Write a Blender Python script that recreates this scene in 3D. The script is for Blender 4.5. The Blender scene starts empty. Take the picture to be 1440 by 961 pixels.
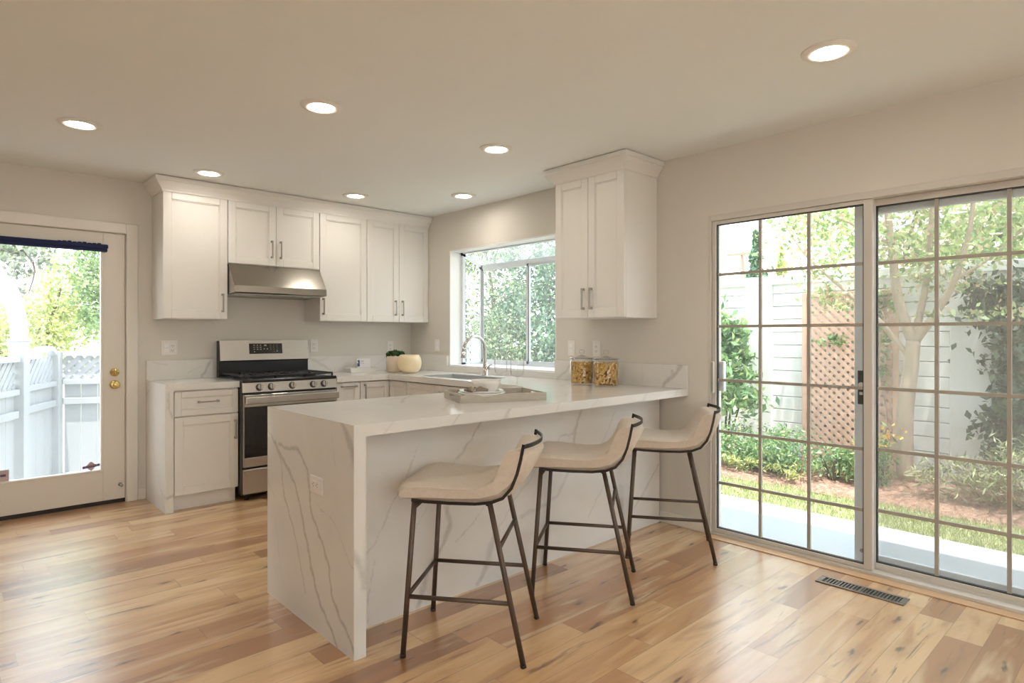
import bpy, bmesh, math, random
import numpy as np
from mathutils import Vector, Matrix

random.seed(7)
rng = np.random.default_rng(7)
SC = bpy.context.scene
COL = SC.collection
PI = math.pi

# ---------------------------------------------------------------- camera, sky, sun, exposure
cam = bpy.data.cameras.new('camera')
cam.sensor_fit = 'HORIZONTAL'; cam.sensor_width = 36.0
cam.lens = 863.34 / 1440 * 36.0
cam.shift_y = -9.3 / 1440
cam.clip_start = 0.05; cam.clip_end = 300
cam_o = bpy.data.objects.new('camera', cam); COL.objects.link(cam_o)
cam_o.location = (0, 0, 1.274)
cam_o.rotation_euler = (PI / 2, 0, -0.7476)
SC.camera = cam_o

SKY_STRENGTH = 4.1
SUN_STRENGTH = 6.0
LAMP_STRENGTH = 52.0
FILL_STRENGTH = 150.0
LAMP_COLOR = (1.0, 0.925, 0.83)
SC.view_settings.view_transform = 'Standard'
SC.view_settings.look = 'None'
SC.view_settings.exposure = 0.55
SC.view_settings.gamma = 1.0
SC.view_settings.use_curve_mapping = False

world = bpy.data.worlds.new('World'); SC.world = world
world.use_nodes = True
_nt = world.node_tree; _nt.nodes.clear()
_tc = _nt.nodes.new('ShaderNodeTexCoord')
_sep = _nt.nodes.new('ShaderNodeSeparateXYZ')
_rmp = _nt.nodes.new('ShaderNodeValToRGB')
_rmp.color_ramp.elements[0].position = 0.0; _rmp.color_ramp.elements[0].color = (0.74, 0.76, 0.78, 1)
_rmp.color_ramp.elements[1].position = 0.9; _rmp.color_ramp.elements[1].color = (0.58, 0.67, 0.80, 1)
_bg = _nt.nodes.new('ShaderNodeBackground'); _bg.inputs['Strength'].default_value = SKY_STRENGTH
_out = _nt.nodes.new('ShaderNodeOutputWorld')
_nt.links.new(_tc.outputs['Generated'], _sep.inputs[0])
_nt.links.new(_sep.outputs['Z'], _rmp.inputs['Fac'])
_nt.links.new(_rmp.outputs['Color'], _bg.inputs['Color'])
_nt.links.new(_bg.outputs[0], _out.inputs['Surface'])

sun = bpy.data.lights.new('sun', 'SUN'); sun.energy = SUN_STRENGTH; sun.angle = math.radians(0.9)
sun.color = (1.0, 0.95, 0.87)
sun_o = bpy.data.objects.new('sun', sun); COL.objects.link(sun_o)
sun_o.location = (-2, -6, 12)
sun_o.rotation_euler = Vector((0.13, 0.16, -1.0)).to_track_quat('-Z', 'Y').to_euler()

# ---------------------------------------------------------------- measures of the room (metres)
XR, YB, H = 3.5975, 5.4405, 2.4554          # right wall, back wall, ceiling
XL, YF = -3.0, -2.6                          # walls behind and left of the camera
WT = 0.15                                    # wall thickness
CT = 0.92                                    # counter height
SL = 0.047                                   # counter slab

# ---------------------------------------------------------------- material helpers
def lin(r, g, b):
    def f(c):
        c /= 255.0
        return c / 12.92 if c <= 0.04045 else ((c + 0.055) / 1.055) ** 2.4
    return (f(r), f(g), f(b), 1.0)

class NT:
    def __init__(self, name):
        self.m = bpy.data.materials.new(name); self.m.use_nodes = True
        self.t = self.m.node_tree; self.t.nodes.clear()
        self.out = self.t.nodes.new('ShaderNodeOutputMaterial')
    def n(self, typ, ins=None, **attrs):
        nd = self.t.nodes.new(typ)
        for k, v in attrs.items(): setattr(nd, k, v)
        for k, v in (ins or {}).items(): self.set(nd.inputs[k], v)
        return nd
    def set(self, sock, v):
        if isinstance(v, bpy.types.NodeSocket): self.t.links.new(v, sock)
        else: sock.default_value = v
    def math(self, op, a, b=0.0, c=None, clamp=False):
        nd = self.t.nodes.new('ShaderNodeMath'); nd.operation = op; nd.use_clamp = clamp
        self.set(nd.inputs[0], a); self.set(nd.inputs[1], b)
        if c is not None: self.set(nd.inputs[2], c)
        return nd.outputs[0]
    def mix(self, fac, a, b, blend='MIX'):
        nd = self.t.nodes.new('ShaderNodeMix'); nd.data_type = 'RGBA'; nd.blend_type = blend
        self.set(nd.inputs[0], fac); self.set(nd.inputs[6], a); self.set(nd.inputs[7], b)
        return nd.outputs[2]
    def ramp(self, fac, stops):
        nd = self.t.nodes.new('ShaderNodeValToRGB'); self.set(nd.inputs[0], fac)
        e = nd.color_ramp.elements
        while len(e) < len(stops): e.new(0.5)
        for el, (p, c) in zip(e, stops): el.position = p; el.color = c
        return nd.outputs[0]
    def coord(self, which='Object', scale=(1, 1, 1)):
        tc = self.t.nodes.new('ShaderNodeTexCoord')
        mp = self.n('ShaderNodeMapping', {'Vector': tc.outputs[which], 'Scale': scale})
        return mp.outputs[0]
    def noise(self, vec, scale, detail=3, rough=0.5, dist=0.0):
        return self.n('ShaderNodeTexNoise', {'Vector': vec, 'Scale': scale, 'Detail': detail, 'Roughness': rough, 'Distortion': dist}).outputs['Fac']
    def bump(self, h, strength=0.2, dist=0.01):
        return self.n('ShaderNodeBump', {'Height': h, 'Strength': strength, 'Distance': dist}).outputs[0]
    def pbr(self, color, rough=0.5, metal=0.0, normal=None, **ex):
        b = self.t.nodes.new('ShaderNodeBsdfPrincipled')
        self.set(b.inputs['Base Color'], color); self.set(b.inputs['Roughness'], rough); self.set(b.inputs['Metallic'], metal)
        if normal is not None: self.set(b.inputs['Normal'], normal)
        for k, v in ex.items(): self.set(b.inputs[k.replace('_', ' ')], v)
        self.t.links.new(b.outputs[0], self.out.inputs['Surface'])
        return b
    def surf(self, s): self.t.links.new(s, self.out.inputs['Surface'])

def plain(name, col, rough=0.5, metal=0.0, var=0.04, vscale=6.0, bump=0.0, bscale=200.0, **ex):
    k = NT(name); v = k.coord('Object')
    f = k.noise(v, vscale, 4)
    c = k.mix(f, tuple(x * (1 - var) for x in col[:3]) + (1,), tuple(min(1, x * (1 + var)) for x in col[:3]) + (1,))
    nm = k.bump(k.noise(v, bscale, 2), bump, 0.002) if bump else None
    k.pbr(c, rough, metal, nm, **ex)
    return k.m

M = {}
M['wall'] = plain('wall_paint', lin(225, 219, 209), 0.75, var=0.01, bump=0.06, bscale=160)
M['ceiling'] = plain('ceiling_paint', lin(241, 242, 238), 0.85, var=0.008, bump=0.05, bscale=220)
M['white'] = plain('cabinet_white', lin(238, 234, 227), 0.34, var=0.01)
M['trim'] = plain('trim_white', lin(236, 230, 220), 0.4, var=0.01)
M['doorpaint'] = plain('door_paint', lin(228, 220, 207), 0.42, var=0.015)
M['jamb'] = plain('jamb_white', lin(244, 244, 242), 0.4, var=0.01)
M['vinyl'] = plain('fence_white', lin(178, 181, 183), 0.5, var=0.03)
M['nickel'] = plain('brushed_nickel', (0.42, 0.40, 0.37, 1), 0.32, 1.0, var=0.03)
M['chrome'] = plain('faucet_metal', (0.66, 0.64, 0.61, 1), 0.14, 1.0, var=0.02)
M['brass'] = plain('brass', (0.72, 0.55, 0.22, 1), 0.25, 1.0, var=0.05)
M['black'] = plain('black_enamel', (0.012, 0.012, 0.013, 1), 0.28, var=0.1)
M['iron'] = plain('cast_iron', (0.02, 0.02, 0.021, 1), 0.55, var=0.2)
M['blackglass'] = plain('black_glass', (0.010, 0.009, 0.009, 1), 0.06, var=0.05, Coat_Weight=0.5)
M['dark'] = plain('dark_rubber', (0.03, 0.024, 0.02, 1), 0.7)
M['plate'] = plain('plate_plastic', lin(240, 236, 230), 0.35, var=0.01)
M['slot'] = plain('slot_dark', (0.03, 0.028, 0.026, 1), 0.6)
M['slotgrey'] = plain('slot_grey', lin(170, 165, 158), 0.6)
M['alu'] = plain('aluminium_frame', lin(216, 210, 200), 0.42, 0.0, var=0.03)
M['aludark'] = plain('muntin_grey', lin(172, 165, 153), 0.5, 0.0, var=0.04)
M['aluwhite'] = plain('aluminium_pale', lin(224, 228, 232), 0.4, 0.0, var=0.02)
M['gasket'] = plain('gasket', (0.045, 0.045, 0.045, 1), 0.6)
M['navy'] = plain('navy_fabric', lin(32, 42, 84), 0.8, bump=0.2, bscale=400)
M['legmetal'] = plain('bronze_metal', lin(92, 78, 67), 0.42, 0.5, var=0.12, vscale=12)
M['seatframe'] = plain('seat_frame_metal', lin(58, 52, 48), 0.4, 0.6, var=0.1)
M['cream'] = plain('cream_glaze', lin(236, 217, 178), 0.3, var=0.02, vscale=9)
M['sand'] = plain('sand_ceramic', lin(222, 205, 180), 0.55, var=0.03)
M['soil'] = plain('soil', (0.03, 0.022, 0.015, 1), 0.9, var=0.3, vscale=60)
M['porcelain'] = plain('porcelain', lin(240, 238, 233), 0.18, var=0.01)
M['napkin'] = plain('napkin_linen', lin(156, 142, 124), 0.85, var=0.25, vscale=90, bump=0.4, bscale=300)
M['brochure'] = plain('brochure_paper', lin(236, 234, 232), 0.5, var=0.01)
M['ink'] = plain('blue_ink', lin(62, 66, 130), 0.5)
M['inkgrey'] = plain('grey_ink', lin(150, 150, 152), 0.6)
M['ventsteel'] = plain('vent_steel', lin(138, 132, 124), 0.38, 0.8, var=0.06)
M['concrete'] = plain('patio_concrete', lin(178, 183, 184), 0.8, var=0.06, vscale=2.2, bump=0.15, bscale=90)
M['gardenwall'] = plain('garden_wall_paint', lin(240, 241, 239), 0.8, var=0.09, vscale=3.0, bump=0.2, bscale=50)
M['bark'] = plain('pale_bark', lin(186, 168, 148), 0.8, var=0.2, vscale=9, bump=0.4, bscale=40)
M['barkdark'] = plain('dark_bark', lin(96, 84, 76), 0.85, var=0.25, vscale=9, bump=0.4, bscale=40)
M['lattice'] = plain('lattice_wood', lin(216, 180, 158), 0.75, var=0.14, vscale=7)
M['pole'] = plain('pole_wood', lin(150, 128, 112), 0.85, var=0.1)
M['sticker'] = plain('sticker_pink', lin(196, 172, 168), 0.5, var=0.03)
M['stickerband'] = plain('sticker_band', lin(98, 70, 110), 0.5, var=0.03)
M['roof'] = plain('roof_board', lin(232, 230, 226), 0.7, var=0.04)

# brushed stainless steel
k = NT('stainless_steel'); v = k.coord('Object', (3, 3, 260))
g = k.noise(v, 3.0, 3)
k.pbr(k.mix(g, (0.50, 0.47, 0.43, 1), (0.60, 0.57, 0.53, 1)), k.math('MULTIPLY_ADD', g, 0.12, 0.24), 1.0, k.bump(g, 0.03, 0.002))
M['steel'] = k.m
k = NT('hood_steel'); v = k.coord('Object', (3, 3, 260)); g = k.noise(v, 3.0, 3)
k.pbr(k.mix(g, (0.36, 0.33, 0.29, 1), (0.45, 0.42, 0.37, 1)), k.math('MULTIPLY_ADD', g, 0.1, 0.20), 1.0, k.bump(g, 0.03, 0.002))
M['hoodsteel'] = k.m
k = NT('sink_steel'); v = k.coord('Object', (200, 3, 3))
g = k.noise(v, 2.0, 2)
k.pbr(k.mix(g, (0.55, 0.55, 0.54, 1), (0.64, 0.64, 0.63, 1)), 0.34, 0.7)
M['sink'] = k.m

# window glass: clear pane with a thin reflection
def glass(name, refl, tint, rough=0.0, haze=0.0, edge=0.0):
    k = NT(name)
    tr = k.n('ShaderNodeBsdfTransparent', {'Color': tint})
    if edge:                                                     # thick glass darkens where it is seen edge-on
        lw = k.n('ShaderNodeLayerWeight', {'Blend': 0.5}).outputs['Facing']
        k.set(tr.inputs['Color'], k.mix(k.math('MULTIPLY', k.math('POWER', lw, 2.6), edge), tint, (0.25, 0.28, 0.28, 1)))
    gl = k.n('ShaderNodeBsdfGlossy', {'Color': (1, 1, 1, 1), 'Roughness': rough})
    bf = k.n('ShaderNodeNewGeometry').outputs['Backfacing']      # same reflection from both sides of a thin pane
    fr = k.n('ShaderNodeFresnel', {'IOR': k.math('MULTIPLY_ADD', bf, 1 / 1.35 - 1.35, 1.35)})
    f = k.math('MULTIPLY', fr.outputs[0], refl, clamp=True)
    mx = k.n('ShaderNodeMixShader', {0: f, 1: tr.outputs[0], 2: gl.outputs[0]})
    if haze:                                                     # whitish haze of the view mixed into the pane
        d1 = k.n('ShaderNodeBsdfTranslucent', {'Color': (0.9, 0.92, 0.93, 1)}); nz = k.noise(k.coord('Object'), 2.5, 4, 0.6)
        mx = k.n('ShaderNodeMixShader', {0: k.math('MULTIPLY', nz, 2 * haze), 1: mx.outputs[0], 2: d1.outputs[0]})
    k.surf(mx.outputs[0]); return k.m
M['glass'] = glass('window_glass', 0.8, (0.975, 0.985, 0.98, 1), 0.0, 0.02)
M['hazyglass'] = glass('hazy_window_glass', 0.8, (0.975, 0.985, 0.98, 1), 0.0, 0.055)
M['roofglass'] = glass('milky_roof_glass', 0.15, (0.975, 0.985, 0.98, 1), 0.0, 0.16)
M['glassware'] = glass('clear_glassware', 2.4, (0.97, 0.975, 0.975, 1), 0.02, 0, 0.55)
M['jarglass'] = glass('jar_glass', 2.0, (0.975, 0.98, 0.975, 1), 0.02, 0, 0.6)

# insect screen of the outer sliding door
k = NT('insect_screen')
v = k.coord('Object'); nz = k.noise(v, 3.0, 2)
tr = k.n('ShaderNodeBsdfTransparent', {'Color': (1, 1, 1, 1)})
df = k.n('ShaderNodeBsdfDiffuse', {'Color': lin(196, 196, 190)})
mx = k.n('ShaderNodeMixShader', {0: k.math('MULTIPLY_ADD', nz, 0.04, 0.24), 1: tr.outputs[0], 2: df.outputs[0]})
k.surf(mx.outputs[0]); M['screen'] = k.m

# lamp lens
k = NT('lamp_lens'); e = k.n('ShaderNodeEmission', {'Color': LAMP_COLOR + (1,), 'Strength': LAMP_STRENGTH}); k.surf(e.outputs[0]); M['lens'] = k.m

k = NT('fill_lamp_glow'); e = k.n('ShaderNodeEmission', {'Color': (1.0, 0.985, 0.97, 1), 'Strength': FILL_STRENGTH}); k.surf(e.outputs[0]); M['fillglow'] = k.m  # glow of the added lamps that brighten the ceiling

# oak / hickory plank floor, boards run along X
k = NT('plank_floor')
tc = k.n('ShaderNodeTexCoord'); sp = k.n('ShaderNodeSeparateXYZ', {0: tc.outputs['Object']})
PW, PL = 0.131, 1.35
ys = k.math('DIVIDE', k.math('ADD', sp.outputs['Y'], 20.036), PW)
row = k.math('FLOOR', ys); fy = k.math('FRACT', ys)
rn = k.n('ShaderNodeTexWhiteNoise', {'W': row}, noise_dimensions='1D').outputs['Value']
xs = k.math('DIVIDE', k.math('ADD', k.math('ADD', sp.outputs['X'], 20.0), k.math('MULTIPLY', rn, 7.3)), k.math('MULTIPLY_ADD', k.math('FRACT', k.math('MULTIPLY', rn, 13.7)), 0.9, 0.75))
colm = k.math('FLOOR', xs); fx = k.math('FRACT', xs)
cid = k.n('ShaderNodeCombineXYZ', {0: row, 1: colm, 2: 3.0}).outputs[0]
wn = k.n('ShaderNodeTexWhiteNoise', {'Vector': cid}, noise_dimensions='3D')
r1 = wn.outputs['Value']; rc = k.n('ShaderNodeSeparateColor', {0: wn.outputs['Color']})
off = k.n('ShaderNodeVectorMath', {0: wn.outputs['Color'], 1: (40, 40, 40)}, operation='MULTIPLY').outputs[0]
gv = k.n('ShaderNodeVectorMath', {0: k.n('ShaderNodeVectorMath', {0: tc.outputs['Object'], 1: (0.75, 7.5, 1)}, operation='MULTIPLY').outputs[0], 1: off}, operation='ADD').outputs[0]
grain = k.noise(gv, 2.2, 5, 0.6, 0.7)
fine = k.noise(k.n('ShaderNodeVectorMath', {0: gv, 1: (1.5, 6, 1)}, operation='MULTIPLY').outputs[0], 6.0, 3, 0.6)
base = k.ramp(r1, [(0.0, lin(160, 112, 72)), (0.16, lin(198, 150, 102)), (0.4, lin(222, 182, 132)), (0.7, lin(238, 206, 162)), (0.86, lin(196, 148, 102)), (1.0, lin(150, 106, 72))])
tone = k.n('ShaderNodeVectorMath', {0: k.n('ShaderNodeVectorMath', {0: tc.outputs['Object'], 1: (0.55, 3.4, 1)}, operation='MULTIPLY').outputs[0], 1: off}, operation='ADD').outputs[0]
tn = k.noise(tone, 2.4, 3, 0.5, 1.2)
c = k.mix(k.math('MULTIPLY', k.ramp(tn, [(0.50, (0, 0, 0, 1)), (0.66, (1, 1, 1, 1))]), 0.6), base, lin(176, 124, 80))
c = k.mix(k.math('MULTIPLY', k.ramp(tn, [(0.30, (1, 1, 1, 1)), (0.44, (0, 0, 0, 1))]), 0.55), c, lin(242, 220, 184))
c = k.mix(k.math('MULTIPLY', k.ramp(grain, [(0.52, (0, 0, 0, 1)), (0.72, (1, 1, 1, 1))]), 0.35), c, lin(170, 122, 82))
c = k.mix(k.math('MULTIPLY', k.ramp(fine, [(0.5, (0, 0, 0, 1)), (0.8, (1, 1, 1, 1))]), 0.15), c, lin(150, 108, 72))
# dark mineral streaks and knots
sv = k.n('ShaderNodeVectorMath', {0: k.n('ShaderNodeVectorMath', {0: tc.outputs['Object'], 1: (2.6, 30, 1)}, operation='MULTIPLY').outputs[0], 1: off}, operation='ADD').outputs[0]
stk = k.math('MULTIPLY', k.ramp(k.noise(sv, 1.0, 4, 0.6, 0.8), [(0.58, (0, 0, 0, 1)), (0.67, (1, 1, 1, 1))]), k.ramp(k.noise(tone, 1.3, 2, 0.5, 0.4), [(0.46, (0, 0, 0, 1)), (0.62, (1, 1, 1, 1))]))
c = k.mix(k.math('MULTIPLY', stk, 0.8), c, lin(104, 68, 46))
kv = k.n('ShaderNodeVectorMath', {0: k.n('ShaderNodeVectorMath', {0: tc.outputs['Object'], 1: (2.2, 7.5, 1)}, operation='MULTIPLY').outputs[0], 1: off}, operation='ADD').outputs[0]
kd = k.n('ShaderNodeTexNoise', {'Vector': kv, 'Scale': 5.0, 'Detail': 3.0}).outputs['Color']
kv2 = k.n('ShaderNodeVectorMath', {0: kv, 1: k.n('ShaderNodeVectorMath', {0: kd, 1: (0.32, 0.32, 0.32)}, operation='MULTIPLY').outputs[0]}, operation='ADD').outputs[0]
vo = k.n('ShaderNodeTexVoronoi', {'Vector': kv2, 'Scale': 1.0, 'Randomness': 1.0}, voronoi_dimensions='2D')
sel = k.math('GREATER_THAN', k.n('ShaderNodeSeparateColor', {0: vo.outputs['Color']}).outputs[0], 0.55)
knot = k.math('MULTIPLY', k.ramp(vo.outputs['Distance'], [(0.035, (1, 1, 1, 1)), (0.10, (0, 0, 0, 1))]), sel)
halo = k.math('MULTIPLY', k.ramp(vo.outputs['Distance'], [(0.05, (1, 1, 1, 1)), (0.34, (0, 0, 0, 1))]), sel)
c = k.mix(k.math('MULTIPLY', halo, 0.4), c, lin(158, 110, 70))
c = k.mix(k.math('MULTIPLY', knot, 0.85), c, lin(84, 56, 38))
c = k.mix(1.0, c, (1.0, 0.975, 0.90, 1), 'MULTIPLY')
ey = k.math('MINIMUM', fy, k.math('SUBTRACT', 1.0, fy)); ex = k.math('MINIMUM', fx, k.math('SUBTRACT', 1.0, fx))
gap = k.math('MAXIMUM', k.math('LESS_THAN', ey, 0.010), k.math('LESS_THAN', ex, 0.0011))
c = k.mix(k.math('MULTIPLY', gap, 0.45), c, lin(96, 66, 44))
hgt = k.math('MULTIPLY_ADD', gap, -0.7, k.math('MULTIPLY', fine, 0.16))
k.pbr(c, k.math('MULTIPLY_ADD', grain, 0.12, 0.32), 0.0, k.bump(hgt, 0.25, 0.002), Specular_IOR_Level=0.8, Coat_Weight=1.0, Coat_Roughness=0.25, Coat_IOR=1.7)
M['floor'] = k.m
k = NT('oak_strip'); v = k.coord('Object', (14, 1.5, 14)); g = k.noise(v, 2.0, 4, 0.6, 0.5)
k.pbr(k.mix(g, lin(186, 146, 106), lin(226, 192, 152)), 0.38); M['oak'] = k.m

# white quartz with grey veins: broad cloudiness plus the vein mask carried by the slab
k = NT('veined_quartz'); v = k.coord('Object')
at = k.n('ShaderNodeAttribute', attribute_name='vein', attribute_type='GEOMETRY').outputs['Fac']
cl = k.noise(v, 1.7, 4, 0.55, 0.6)
base = k.mix(k.ramp(cl, [(0.35, (0, 0, 0, 1)), (0.75, (1, 1, 1, 1))]), lin(236, 233, 227), lin(226, 223, 217))
spk = k.noise(v, 40, 3, 0.6)
vm = k.math('MULTIPLY', at, k.math('MULTIPLY_ADD', spk, 0.8, 0.30), clamp=True)
k.pbr(k.mix(vm, base, lin(170, 165, 158)), 0.13, 0.0, Specular_IOR_Level=0.5)
M['quartz'] = k.m

# woven upholstery
k = NT('woven_upholstery'); v = k.coord('Object')
w1 = k.n('ShaderNodeTexWave', {'Vector': v, 'Scale': 110.0, 'Distortion': 1.5, 'Detail': 2.0}, bands_direction='X').outputs['Fac']
w2 = k.n('ShaderNodeTexWave', {'Vector': v, 'Scale': 110.0, 'Distortion': 1.5, 'Detail': 2.0}, bands_direction='Y').outputs['Fac']
w = k.math('MULTIPLY', w1, w2); nz = k.noise(v, 60, 4, 0.6)
k.pbr(k.mix(k.math('MULTIPLY_ADD', nz, 0.85, k.math('MULTIPLY', w, 0.15)), lin(198, 182, 163), lin(222, 209, 192)), 0.9, 0.0, k.bump(k.noise(v, 150, 3, 0.6), 0.45, 0.002), Sheen_Weight=0.2)
M['fabric'] = k.m

# tray: pale limed wood
k = NT('limed_wood'); v = k.coord('Object', (4, 40, 40)); g = k.noise(v, 3.0, 4, 0.6, 0.4)
k.pbr(k.mix(g, lin(166, 157, 142), lin(204, 196, 182)), 0.6, 0.0, k.bump(g, 0.2, 0.002)); M['limed'] = k.m

# pasta
k = NT('pasta'); rp = k.n('ShaderNodeNewGeometry').outputs['Random Per Island']
k.pbr(k.ramp(rp, [(0, lin(196, 148, 74)), (0.5, lin(220, 176, 98)), (1, lin(234, 200, 128))]), 0.5); M['pasta'] = k.m

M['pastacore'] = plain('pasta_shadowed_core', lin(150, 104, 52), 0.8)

# mulch and grass
k = NT('bark_mulch'); v = k.coord('Object'); n1 = k.noise(v, 26, 5, 0.7, 0.8)
k.pbr(k.ramp(n1, [(0.3, lin(96, 74, 62)), (0.5, lin(160, 124, 104)), (0.72, lin(208, 176, 154))]), 0.9, 0.0, k.bump(n1, 0.9, 0.02)); M['mulch'] = k.m
k = NT('lawn_soil'); v = k.coord('Object'); n1 = k.noise(v, 14, 4, 0.6)
k.pbr(k.mix(n1, lin(140, 146, 104), lin(180, 182, 136)), 0.95); M['lawn'] = k.m

def leafmat(name, stops, trans=0.35):
    k = NT(name); rp = k.n('ShaderNodeNewGeometry').outputs['Random Per Island']
    c = k.ramp(rp, stops)
    d = k.n('ShaderNodeBsdfDiffuse', {'Color': c}); t = k.n('ShaderNodeBsdfTranslucent', {'Color': c})
    g = k.n('ShaderNodeBsdfGlossy', {'Color': (1, 1, 1, 1), 'Roughness': 0.45})
    m1 = k.n('ShaderNodeMixShader', {0: trans, 1: d.outputs[0], 2: t.outputs[0]})
    m2 = k.n('ShaderNodeMixShader', {0: 0.05, 1: m1.outputs[0], 2: g.outputs[0]})
    k.surf(m2.outputs[0]); return k.m
M['leafshade'] = leafmat('leaf_soft_green', [(0, lin(64, 88, 64)), (0.5, lin(108, 136, 92)), (0.9, lin(168, 188, 132)), (1, lin(206, 190, 160))])
M['leafmid'] = leafmat('leaf_mid_green', [(0, lin(96, 128, 80)), (0.5, lin(140, 170, 108)), (1, lin(188, 206, 142))])
M['leafmyrtle'] = leafmat('leaf_myrtle', [(0, lin(116, 142, 92)), (0.45, lin(160, 182, 118)), (0.75, lin(204, 212, 152)), (0.88, lin(206, 170, 146)), (1, lin(224, 200, 176))])
M['leafpale'] = leafmat('leaf_pale_green', [(0, lin(132, 160, 104)), (0.5, lin(176, 200, 130)), (0.85, lin(216, 224, 160)), (1, lin(226, 208, 176))])
M['leafdark'] = leafmat('leaf_dark_green', [(0, lin(40, 58, 46)), (0.6, lin(70, 92, 70)), (1, lin(112, 134, 104))], 0.15)
M['leafblue'] = leafmat('leaf_blue_green', [(0, lin(62, 94, 78)), (0.6, lin(104, 140, 112)), (1, lin(168, 196, 152))])
M['leafshrub'] = leafmat('leaf_fresh_green', [(0, lin(96, 134, 92)), (0.6, lin(146, 184, 124)), (1, lin(204, 218, 152))])
M['leafgrey'] = leafmat('leaf_grey_green', [(0, lin(120, 116, 98)), (0.5, lin(150, 158, 116)), (1, lin(198, 206, 150))], 0.2)
M['leafolive'] = leafmat('leaf_olive', [(0, lin(92, 104, 92)), (0.5, lin(138, 150, 126)), (1, lin(196, 196, 178))])
M['leafyellow'] = leafmat('leaf_yellow_green', [(0, lin(150, 172, 92)), (0.5, lin(206, 212, 132)), (1, lin(238, 234, 176))])
M['leafplant'] = leafmat('houseplant_green', [(0, lin(38, 72, 34)), (0.6, lin(70, 110, 52)), (1, lin(112, 146, 76))], 0.2)
M['petal'] = leafmat('petal_yellow', [(0, lin(236, 176, 70)), (1, lin(250, 222, 110))])
M['leaforange'] = leafmat('leaf_rust', [(0, lin(176, 130, 96)), (0.6, lin(214, 176, 128)), (1, lin(232, 214, 160))])
M['blade'] = leafmat('grass_blade', [(0, lin(138, 150, 98)), (0.6, lin(180, 190, 132)), (1, lin(212, 212, 164))])

# ---------------------------------------------------------------- object helpers
ORG = {}
def tag(o, label=None, cat=None, group=None, kind=None):
    if label: o['label'] = label
    if cat: o['category'] = cat
    if group: o['group'] = group
    if kind: o['kind'] = kind
    return o
def thing(name, label, cat, loc=(0, 0, 0), rz=0.0, group=None):
    o = bpy.data.objects.new(name, None); COL.objects.link(o)
    o.empty_display_size = 0.1
    o.location = loc; o.rotation_euler = (0, 0, rz)
    ORG[o.name] = Vector(loc) if rz == 0 else Vector((0, 0, 0))
    return tag(o, label, cat, group)
def root_of(o):
    while o.parent: o = o.parent
    return o

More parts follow.
